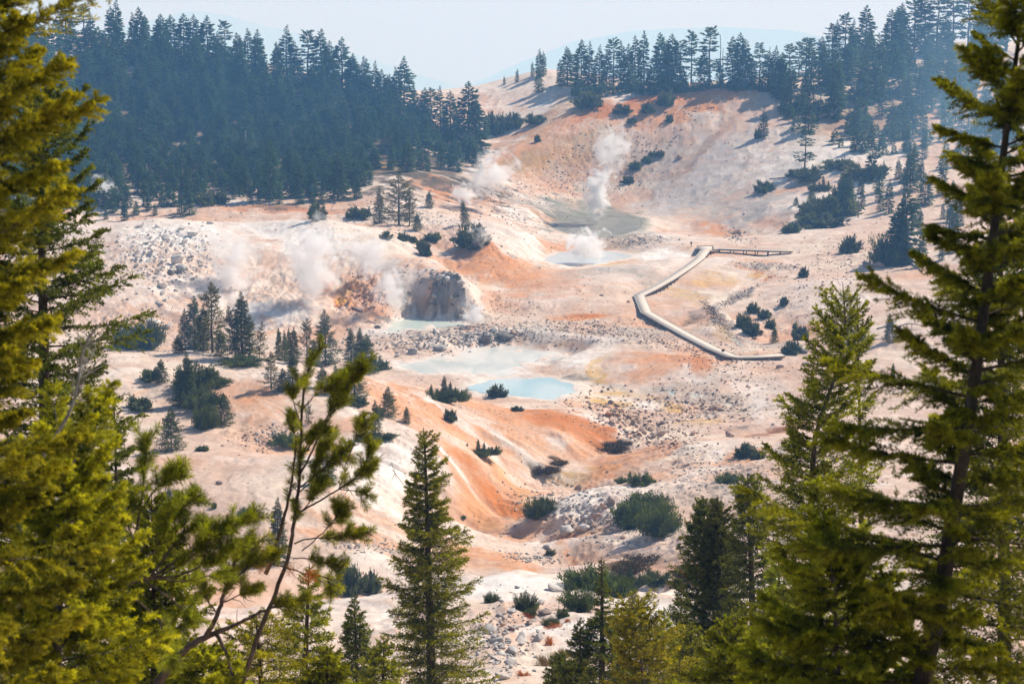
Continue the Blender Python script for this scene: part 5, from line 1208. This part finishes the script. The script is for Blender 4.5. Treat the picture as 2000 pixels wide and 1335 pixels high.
rocks(1150,1020,120,50,26,7,18,['grey','pink'],'pale or pink boulder on the stony side of the spur','boulders on the spur',5)
rocks(1390,690,90,26,20,5,12,['red','pink'],'reddish boulder below the boardwalk','boulders below the boardwalk',6,15)
rocks(1230,290,140,60,20,4,9,['pink','dark'],'brown boulder scattered on the slope behind the steam','boulders on the slope behind the steam',7,-20)
rocks(855,590,60,34,14,8,18,['dark','dark','grey'],'dark angular boulder lodged in the face of the grey cliff','boulders in the cliff face',9)
rocks(700,590,50,36,10,6,16,['pink','red'],'brown boulder in the orange hollow left of the cliff','boulders of the orange hollow',10)
rocks(1400,790,90,40,20,6,15,['pink'],'brown boulder in the stony flat at the right of the stream','boulders of the stony flat',8)
print('rocks', time.time()-T0)
SMALL = [hull(600+i, 9, False) for i in range(8)]
def rubble(areas, mat, label, seed):
    r = random.Random(seed); Vs, Ts = [], []; o = 0
    for (u, v, au, av, n, lo, hi, rot) in areas:
        ra = math.radians(rot)
        for _ in range(int(n*1.8)):
            a, b = max(-1.6, min(1.6, r.gauss(0, .55))), max(-1.6, min(1.6, r.gauss(0, .55)))
            x = u+au*a*math.cos(ra)-av*b*math.sin(ra); y = v+au*a*math.sin(ra)+av*b*math.cos(ra)
            p = pick(x, y, ZZ); s = scl(lo*1.2+(hi*1.25-lo)*r.random()**2.2, p[1])/2
            if any(-.02 > psd_at(k, p) for k in POOLS): continue
            V, T = r.choice(SMALL); c, s_ = math.cos(r.uniform(0, 6)), math.sin(r.uniform(0, 6))
            c, s_ = (lambda t: (math.cos(t), math.sin(t)))(r.uniform(0, 6.28))
            sx, sy, sz = s*r.uniform(.8, 1.3), s*r.uniform(.8, 1.2), s*r.uniform(.6, 1.2)
            X = V[:, 0]*sx; Y = V[:, 1]*sy
            Vs.append(np.stack([X*c-Y*s_+p[0], X*s_+Y*c+p[1], V[:, 2]*sz+p[2]+sz*.2], 1)); Ts.append(T+o); o += len(V)
    tag(link('rubble', npmesh('rubble', np.concatenate(Vs), None, np.concatenate(Ts), mats=[mat])), label, kind='stuff')
from mathutils.geometry import intersect_point_tri_2d
def psd_at(k, p):
    z, poly = POOLS[k]
    if not (poly[:, 0].min() < p[0] < poly[:, 0].max() and poly[:, 1].min() < p[1] < poly[:, 1].max()): return 1
    return -1 if inpoly([tuple(q_[:2]) for q_ in poly], p[0], p[1]) else 1
rubble([(325,510,110,90,420,2,7,0),(290,640,60,22,60,3,9,0),(620,450,150,14,30,2,4,5),(855,545,50,20,60,3,10,10),(865,665,130,26,420,2,8,0),(960,650,70,18,160,2,8,0),(800,425,140,34,260,2,6,5),(1000,425,70,16,60,2,6,20),
        (970,1260,70,70,200,3,14,0),(1060,1200,90,40,120,2,8,0),(1150,1010,150,60,420,2,9,10),(1400,920,130,40,200,2,7,-5),(730,1066,90,12,120,2,7,5),(1040,1090,60,10,80,3,8,5),(1250,470,60,10,110,2,6,0),(1440,462,30,12,40,3,7,20),(350,690,120,10,40,2,5,0),(760,640,60,30,60,2,6,0),
        (540,845,40,16,60,3,9,0),(1100,1290,200,60,60,2,5,0),(1000,940,600,200,120,1.5,4,0)], RM['grey'], 'pale grey stones and gravel scattered over the basin', 11)
rubble([(1240,825,130,40,520,2,9,20),(1380,790,130,50,380,2,8,0),(1420,700,120,34,240,2,6,12),(1140,645,180,24,420,2,6,0),(1300,665,120,14,160,2,6,10),(1200,300,190,80,480,1.5,5,-20),(1350,200,110,24,100,2,5,-8),(1400,622,46,9,260,2,5,50),(1445,577,70,6,200,1.5,4,-30),(1455,665,60,6,60,1.5,4,20),(1500,520,60,8,120,1.5,4,0),
        (1650,520,130,60,260,2,6,-20),(1560,600,90,60,120,2,5,-30),(1100,560,160,60,120,1.5,4,0),(1000,500,80,40,70,1.5,4,0),(720,580,50,40,160,2,6,20),(1080,985,90,40,120,2,7,0),(530,860,60,20,100,3,8,0),(450,760,160,60,60,1.5,4,0),(900,370,60,12,60,2,5,0),(970,380,90,20,100,1.5,5,0),(1150,360,160,40,260,1.5,5,0),
        (1500,250,120,90,80,1.5,4,-50),(1450,980,120,60,120,2,7,0),(800,760,260,80,100,1.5,4,10),(950,850,200,60,60,1.5,4,10),(480,1000,260,80,70,1.5,4,0),(960,600,90,30,120,1.5,5,0),(520,405,200,10,80,2,5,0)], RM['pink'], 'pink brown stones and gravel scattered over the basin and slopes', 12)
print('rubble', time.time()-T0)
# ------------------------------------------------------------------ boardwalk
def wood(name, a, b, scale=(1, 1, 1)):
    f = NT(name); p = f.n('ShaderNodeTexCoord').outputs['Object']
    n = f.n('ShaderNodeTexNoise', {'Vector': f.n('ShaderNodeMapping', {'Vector': p, 'Scale': scale}).outputs[0], 'Scale': 2.0, 'Detail': 5}).outputs['Fac']
    return f.out(f.n('ShaderNodeBsdfPrincipled', {'Base Color': f.ramp(n, [(.3, a), (.7, b)]), 'Roughness': .85}).outputs[0])
M_DECK = wood('boards_pale', (.52,.45,.38), (.68,.60,.51)); M_RAIL = wood('timber_dark', (.10,.08,.065), (.20,.165,.135)); M_BEAM = wood('timber_brown', (.16,.12,.09), (.26,.20,.15)); M_SIGN = wood('sign_brown', (.03,.02,.015), (.06,.04,.03))
def dens(line, step):
    out = []
    for a, b in zip(line[:-1], line[1:]):
        n = max(1, int(np.linalg.norm(b-a)/step)); out += [a+(b-a)*k/n for k in range(n)]
    return np.array(out+[line[-1]])
def offs(line):
    t = unit(np.gradient(line[:, :2], axis=0)); nrm = np.stack([-t[:, 1], t[:, 0]], 1)
    return nrm
def ribbon(line, o0, o1, zt, zb):
    """a bar of rectangular section along the line, from side offset o0 to o1"""
    nm = np.zeros_like(line[:, :2]); seg = unit(np.diff(line[:, :2], axis=0)); sn = np.stack([-seg[:, 1], seg[:, 0]], 1)
    nm[0] = sn[0]; nm[-1] = sn[-1]; mid_ = unit(sn[:-1]+sn[1:]); k = 1/np.maximum(.45, (mid_*sn[:-1]).sum(1)); nm[1:-1] = mid_*k[:, None]
    V = []
    for o_, z_ in ((o0, zt), (o1, zt), (o1, zb), (o0, zb)):
        V.append(np.concatenate([line[:, :2]+nm*o_, (line[:, 2]+z_)[:, None]], 1))
    V = np.stack(V, 1).reshape(-1, 3); n = len(line); Q = []
    for i in range(n-1):
        for j in range(4): Q.append((i*4+j, i*4+(j+1) % 4, i*4+4+(j+1) % 4, i*4+4+j))
    Q += [(0, 3, 2, 1), ((n-1)*4, (n-1)*4+1, (n-1)*4+2, (n-1)*4+3)]
    return V, np.array(Q)
e = bpy.data.objects.new('boardwalk', None); COL.objects.link(e); b0 = cl_[9].copy(); e.location = tuple(b0)
tag(e, 'pale plank boardwalk zigzagging across the basin on short dark posts', 'boardwalk')
CL = cl_-b0; W2 = 1.15
def add(name, VQ, mat, lab=None):
    o = link(name, npmesh(name, VQ[0], VQ[1], mats=[mat]), e)
    if lab: o['label'] = lab
def join(vqs):
    V, Q, o = [], [], 0
    for v_, q_ in vqs: V.append(v_); Q.append(q_+o); o += len(v_)
    return np.concatenate(V), np.concatenate(Q)
add('deck', ribbon(CL, -W2, W2, 0, -.14), M_DECK)
add('kerb_rail', ribbon(CL, W2+.02, W2+.12, .07, -.06), M_DECK); add('kerb_rail', ribbon(CL, -W2-.12, -W2-.02, .07, -.06), M_DECK)
add('fascia', ribbon(CL, W2-.06, W2+.05, -.145, -.36), M_RAIL); add('fascia', ribbon(CL, -W2-.05, -W2+.06, -.145, -.36), M_RAIL)
DL = dens(CL, 2.6)
add('joists', join([ribbon(CL, o_, o_+.15, -.15, -.42) for o_ in (-.9, -.1, .75)]), M_BEAM)
np_ = 0
nrm = offs(DL)
for i in range(1, len(DL)-1):
    for s_ in (-1, 1):
        if np_ >= 96: break
        p = DL[i]; x, y = p[0]+nrm[i, 0]*s_*(W2-.15), p[1]+nrm[i, 1]*s_*(W2-.15)
        g0 = zat(x+b0[0], y+b0[1], ZZ)-b0[2]
        if g0 > p[2]-.3: continue
        h_ = .11; V = [(x+a*h_, y+b*h_, z) for z in (g0-.3, p[2]-.15) for a, b in ((-1, -1), (1, -1), (1, 1), (-1, 1))]
        Q = [(0,1,5,4),(1,2,6,5),(2,3,7,6),(3,0,4,7)]; add('post', (np.array(V), np.array(Q)), M_RAIL); np_ += 1
# viewing platform at the far bend
pc = [flatpt(u, v, cl_[4][2]) for u, v in ((1361,488.5),(1393,488),(1392,480.5),(1362,481))]
V = [p-b0+np.array((0, 0, z)) for z in (.01, -.4) for p in pc]
add('platform', (np.array(V), np.array([(0,1,2,3),(7,6,5,4),(0,4,5,1),(1,5,6,2),(2,6,7,3),(3,7,4,0)])), M_DECK)
pk = dens(np.array([pc[1], pc[2], pc[3], pc[0]])-b0, 50); add('platform_rail', ribbon(pk, -.1, .1, .17, -.6), M_RAIL)
add('platform_rail', ribbon(np.array([pc[0], pc[0]+(pc[1]-pc[0])*.35])-b0, -.1, .1, .17, -1.0), M_RAIL)
# the last planks where the walk meets the path again
pq = [deckpt(u, v, .35) for u, v in ((1566,684),(1580,684),(1578,675),(1567,675))]
V = [p-pq[0]+np.array((0, 0, z)) for z in (0, -.25) for p in pq]
ep = bpy.data.objects.new('boardwalk_end', None); COL.objects.link(ep); ep.location = tuple(pq[0]); tag(ep, 'short pale end of the boardwalk beyond the shrub', 'boardwalk')
link('deck', npmesh('deck', np.array(V), np.array([(0,1,2,3),(7,6,5,4),(0,4,5,1),(1,5,6,2),(2,6,7,3),(3,7,4,0)]), mats=[M_DECK]), ep)
link('kerb_rail', npmesh('kerb_rail', *ribbon(np.array([pq[0], pq[3]])-pq[0], -.02, .2, .2, -.3), mats=[M_RAIL]), ep)
# small trail signs on posts
def sign(u, v, h, label):
    p = pick(u, v, ZZ); s = bpy.data.objects.new('trail_sign', None); COL.objects.link(s); s.location = tuple(p); tag(s, label, 'sign')
    def bx(x0, x1, y0, y1, z0, z1):
        V = [(x, y, z) for z in (z0, z1) for y in (y0, y1) for x in (x0, x1)]
        return np.array(V), np.array([(0,2,3,1),(4,5,7,6),(0,1,5,4),(2,6,7,3),(0,4,6,2),(1,3,7,5)])
    link('post', npmesh('post', *bx(-.09, .09, -.09, .09, -.2, h), mats=[M_SIGN]), s)
    link('board', npmesh('board', *bx(-.3, .3, -.13, -.095, h-.42, h+.08), mats=[M_SIGN]), s)
sign(1350, 482, 1.3, 'small dark sign post left of the boardwalk platform'); sign(1075, 177, 1.5, 'tiny dark sign post on the pale mound by the ridge'); sign(1412, 691, .9, 'small marker post at the near bend of the boardwalk'); sign(1558, 672, 1.6, 'thin dark pole beside the end of the boardwalk')
# ------------------------------------------------------------------ dead wood
def log(kind, label, lines, radii, mat=M_DEAD, parts=None):
    loc = lines[0][0].copy(); e = bpy.data.objects.new(kind, None); COL.objects.link(e); e.location = tuple(loc); tag(e, label, 'dead wood')
    link('trunk', npmesh('trunk', *tubes([smooth_line(lines[0]-loc)], [np.linspace(radii[0], radii[0]*.4, (len(lines[0])-1)*5+1)], 6), smooth_=True, mats=[mat]), e)
    if len(lines) > 1:
        link('branches', npmesh('branches', *tubes([smooth_line(l-loc) for l in lines[1:]], [np.linspace(r, r*.35, (len(l)-1)*5+1) for l, r in zip(lines[1:], radii[1:])], 4), smooth_=True, mats=[mat]), e)
D_ = 362
log('fallen_log', 'thin bleached log with upright stubs arched over the white ground at the right', [pl([(1712,642),(1730,638),(1755,637),(1772,632),(1790,633),(1802,636)], D_), pl([(1770,632),(1773,641)], D_), pl([(1781,632),(1781,642)], D_), pl([(1758,637),(1764,644)], D_), pl([(1748,638),(1756,645)], D_), pl([(1750,646),(1775,643),(1792,645)], D_)], [.22,.12,.12,.12,.12,.14])
def onground(pts, lift=.15): return np.array([pick(u, v, ZZ)+np.array((0, 0, lift)) for u, v in pts])
log('fallen_log', 'bleached fallen log with a forked end below the hazy clump at the right', [onground([(1782,516),(1792,524),(1802,532)]), onground([(1782,516),(1788,512)])], [.3,.15])
log('fallen_log', 'pale fallen trunk on the flat below the left forest', [onground([(467,402),(472,396),(478,390)])], [.3])
log('fallen_log', 'dark fallen branch on the white slope above the dark oval shrub', [onground([(1503,350),(1525,348),(1545,346)])], [.2], M_BARKG)
log('fallen_branch', 'forked dead branch lying on the white edge of the orange slope', [onground([(765,905),(772,925),(790,950)], .1), onground([(772,925),(762,945)], .1), onground([(770,915),(785,922)], .1)], [.06,.04,.04], M_BARKG)
def snag(u, v, vt, label, seed, r=.22, nbr=14, spread=.12, mat=M_DEAD):
    p = pick(u, v, ZZ); h = scl(v-vt, p[1]); g = np.random.default_rng(seed)
    t = np.linspace(0, 1, 5)[:, None]; L = p+np.concatenate([g.normal(0, .012*h, (5, 2))*t, t*h], 1)
    ls, rs = [L], [r]
    for k in range(nbr):
        s = g.uniform(.3, .97); q = L[0]+(L[-1]-L[0])*s; a = g.uniform(0, 6.28); ll = h*spread*(1.2-s)*g.uniform(.5, 1.3); d = np.array((math.cos(a), math.sin(a), g.uniform(-.3, .4)))
        ls.append(np.array([q, q+d*ll*.5, q+d*ll])); rs.append(r*.3)
    log('dead_tree', label, ls, rs, mat)
snag(481, 318, 255, 'tall silvery snag in front of the left forest', 1, .35, 20); snag(604, 190, 148, 'pale bare snag high in the left forest', 2); snag(523, 215, 170, 'leaning bare snag in the left forest', 3, .2, 8, .05); snag(1407, 165, 70, 'bare dead pole on the ridge between two hemlock groups', 4, .25, 14, .06, M_BARKG); snag(1411, 165, 95, 'shorter dead pole beside the bare one on the ridge', 5, .2, 8, .05, M_BARKG)
snag(1502, 172, 92, 'bare dead pole at the right end of the ridge row', 6, .22, 12, .06, M_BARKG); snag(287, 350, 320, 'small twisted pale snag low in the left forest', 7, .3, 18, .35); snag(1740, 505, 445, 'dark bare snag standing in the shrub clump at the right', 8, .15, 16, .2, M_BARKG); snag(613, 245, 215, 'bleached fan of dead branches in the left forest', 9, .2, 30, .6)
snag(1648, 350, 300, 'crooked bare tree between scrub at the right', 10, .2, 14, .3, M_BARKG); snag(1676, 425, 385, 'twisted bare tree below the hazy forest', 11, .2, 16, .4, M_BARKG)
print('built', time.time()-T0)
# ------------------------------------------------------------------ the smoky air
def box(name, lo, hi, mat):
    x0, y0, z0 = lo; x1, y1, z1 = hi
    V = [(x, y, z) for z in (z0, z1) for y in (y0, y1) for x in (x0, x1)]
    Q = [(0,2,3,1),(4,5,7,6),(0,1,5,4),(2,6,7,3),(0,4,6,2),(1,3,7,5)]
    return link(name, npmesh(name, V, Q, mats=[mat]))
hz = NT('haze_air')
hv = hz.n('ShaderNodeVolumePrincipled', {'Color': (.21,.48,.90,1), 'Absorption Color': (.85,.75,.32,1), 'Density': .00032, 'Anisotropy': .1})
haze = box('haze', (-16000,-220,-1500), (16000,24000,420), hz.out(None, hv.outputs[0]))
tag(haze, 'thin blue smoke haze filling the valley', kind='stuff')
# far mountains, almost lost in the smoke
def mountain(pts, D, depth, label, seed):
    us = np.linspace(pts[0][0], pts[-1][0], 160)
    vs_ = np.interp(us, [p[0] for p in pts], [p[1] for p in pts])
    rows = []
    tops = np.array([at(u, v, D) for u, v in zip(us, vs_)])
    m = 14
    for k in range(-m, m+1):
        f = 1-abs(k)/m
        y = D+depth*k/m
        z = -1250+(tops[:, 2]+1250)*(f**1.2) + fbm(tops[:, 0], np.full(160, y), depth*.3, 4, seed)*depth*.06*(f*(1-f)*3+.15)*min(1, f*8)
        rows.append(np.stack([tops[:, 0]*y/D, np.full(160, y), z-(5 if abs(k) == m else 0)], 1))
    V = np.array(rows); i = np.arange(V.shape[0]*160).reshape(-1, 160)
    Q = np.stack([i[:-1, :-1], i[:-1, 1:], i[1:, 1:], i[1:, :-1]], -1).reshape(-1, 4)
    f = NT('mountain_forest'); n = f.n('ShaderNodeTexNoise', {'Vector': f.n('ShaderNodeNewGeometry').outputs['Position'], 'Scale': .004, 'Detail': 5}).outputs['Fac']
    mm = f.out(f.n('ShaderNodeBsdfPrincipled', {'Base Color': f.ramp(n, [(.4,(.05,.07,.05)),(.6,(.16,.15,.12))]), 'Roughness': 1}).outputs[0])
    tag(link('mountain', npmesh('mountain', V.reshape(-1, 3), Q, smooth_=True, mats=[mm])), label, kind='structure')
mountain([(500,400),(760,240),(900,178),(1000,128),(1120,82),(1250,58),(1400,50),(1550,60),(1750,110),(2100,200)], 18500, 2500, 'far mountain almost lost in smoke', 3)
mountain([(-400,200),(100,80),(300,40),(350,24),(400,22),(450,32),(560,62),(700,110),(900,170),(1100,260)], 21500, 1500, 'farthest mountain behind the left hill', 4)
# ------------------------------------------------------------------ steam
def steam(u, v, D, wpx, hpx, dens_, label, seed, depth=None, thr=.42, lean=.0, scale=1.0, col=(1, 1, 1), kind='steam', fall=1.0, bottom=True):
    nz = 1.0 if kind == 'smoke' else 2.6
    """(u, v) is the middle of the cloud"""
    if kind == 'steam': wpx, hpx = wpx*1.25, hpx*1.2
    c = at(u, v, D); sx, sz = scl(wpx, D)/2, scl(hpx, D)/2; sy = depth or sx
    f = NT('steam'); tc = f.n('ShaderNodeTexCoord').outputs['Object']
    sh = f.n('ShaderNodeSeparateXYZ', {0: tc})
    x = f.math('SUBTRACT', sh.outputs[0], f.math('MULTIPLY', sh.outputs[2], lean)); zz = sh.outputs[2]
    if bottom:                                              # narrow at the vent, wide above
        k = f.math('ADD', .72, f.math('MULTIPLY', zz, .38)); x = f.math('DIVIDE', x, k); y = f.math('DIVIDE', sh.outputs[1], k)
    else: y = sh.outputs[1]
    r = f.n('ShaderNodeVectorMath', {0: f.n('ShaderNodeCombineXYZ', {'X': x, 'Y': y, 'Z': zz}).outputs[0]}, operation='LENGTH').outputs['Value']
    n = f.n('ShaderNodeTexNoise', {'Vector': f.n('ShaderNodeMapping', {'Vector': tc, 'Location': (seed*3.1, seed*1.7, -seed), 'Scale': (1, 1, hpx/wpx)}).outputs[0], 'Scale': (1.7 if kind == 'smoke' else 2.3)*scale, 'Detail': 4, 'Roughness': .6, 'Distortion': .8}).outputs['Fac']
    d = f.math('ADD', f.math('MULTIPLY', f.math('SUBTRACT', n, thr+.06), nz), f.math('MULTIPLY', f.math('SUBTRACT', .50*fall, r), .75))
    d = f.math('MULTIPLY', f.math('MAXIMUM', d, 0), dens_*2)
    d = f.math('MULTIPLY', d, f.math('LESS_THAN', f.n('ShaderNodeVectorMath', {0: tc}, operation='LENGTH').outputs['Value'], .97))
    pv = f.n('ShaderNodeVolumePrincipled', {'Color': (*col, 1), 'Absorption Color': (1, 1, 1, 1), 'Density': d, 'Anisotropy': 0.0})
    m = f.out(None, pv.outputs[0])
    bm = bmesh.new(); bmesh.ops.create_icosphere(bm, subdivisions=2, radius=1.0)
    me = bpy.data.meshes.new(kind); bm.to_mesh(me); bm.free(); me.materials.append(m)
    o = link(kind, me, None, c); o.scale = (sx, sy, sz); tag(o, label, kind='stuff')
steam(1165, 378, 590, 80, 120, 1.5, 'dense white steam column rising from the crater pool', 1, lean=.15)
steam(1190, 310, 600, 90, 150, 0.45, 'thin steam drifting up from the crater column', 2, lean=.35, fall=1.1)
steam(1145, 488, 488, 110, 90, 1.53, 'white steam over the upper pool', 3, lean=-.1)
steam(905, 388, 560, 64, 62, 1.6, 'small dense puff of steam by the red bank', 4)
steam(955, 352, 570, 130, 110, 0.68, 'thin steam drifting right from the small puff', 5, lean=.3)
steam(450, 535, 430, 140, 190, 0.34, 'broad soft steam veil over the boulder hill', 6, fall=1.2)
steam(612, 535, 415, 150, 220, 0.45, 'broad soft steam veil in front of the white dome', 7, lean=-.1, fall=1.2)
steam(760, 570, 412, 110, 160, 0.55, 'steam wisps rising before the dark cliff', 8, lean=-.45)
steam(925, 618, 405, 70, 60, 1.36, 'little steam cloud at the right foot of the dark cliff', 9)
steam(715, 500, 432, 130, 90, 0.51, 'thin steam over the vents of the white dome', 10, fall=1.1)
steam(1480, 800, 305, 70, 100, 0.51, 'faint steam over the stony flat at the right', 11)
steam(202, 388, 545, 80, 90, 0.77, 'steam behind the left fir at the forest edge', 12)
steam(940, 465, 468, 70, 70, 0.51, 'faint steam over the dark round shrub', 13)
steam(1890, 230, 640, 560, 700, .0042, 'bluish smoke drifting over the right hill', 14, depth=70, col=(.32,.65,1), kind='smoke', fall=1.35, bottom=False, thr=.3)

steam(420, 210, 660, 1300, 560, .0008, 'thin blue smoke hanging over the forested left hill', 15, depth=120, col=(.15,.5,1), kind='smoke', fall=1.6, bottom=False, thr=.3)
steam(1420, 110, 720, 900, 260, .0007, 'thin blue smoke along the far ridge', 16, depth=90, col=(.2,.55,1), kind='smoke', fall=1.6, bottom=False, thr=.3)
# ------------------------------------------------------------------ sun, sky, view
SUN_EL = math.radians(46); SUN_AZ = math.radians(58)     # azimuth clockwise from straight ahead (+Y) to the right
sd_ = np.array((math.sin(SUN_AZ)*math.cos(SUN_EL), math.cos(SUN_AZ)*math.cos(SUN_EL), math.sin(SUN_EL)))
sl = bpy.data.lights.new('sun', 'SUN'); sl.energy = 4.2; sl.angle = math.radians(.6); sl.color = (1, .95, .88)
so = bpy.data.objects.new('sun', sl); COL.objects.link(so)
from mathutils import Vector
so.rotation_euler = Vector(sd_).to_track_quat('Z', 'Y').to_euler()
w = bpy.data.worlds.new('World'); sc.world = w; w.use_nodes = True
nt = w.node_tree; bg = nt.nodes['Background']
sky = nt.nodes.new('ShaderNodeTexSky'); sky.sky_type = 'NISHITA'; sky.sun_disc = False
sky.sun_elevation = SUN_EL; sky.sun_rotation = SUN_AZ
sky.air_density = 1.0; sky.dust_density = 1.0; sky.ozone_density = 1.0; sky.altitude = 1500
nt.links.new(sky.outputs[0], bg.inputs[0]); bg.inputs[1].default_value = .075
sc.view_settings.view_transform = 'Standard'; sc.view_settings.look = 'None'; sc.view_settings.exposure = .50; sc.view_settings.gamma = 1
sc.view_settings.use_curve_mapping = False
sc.cycles.use_denoising = True
sc.cycles.max_bounces = 6; sc.cycles.diffuse_bounces = 3; sc.cycles.volume_bounces = 5; sc.cycles.transparent_max_bounces = 8; sc.cycles.transmission_bounces = 3
print('script done', time.time()-T0)
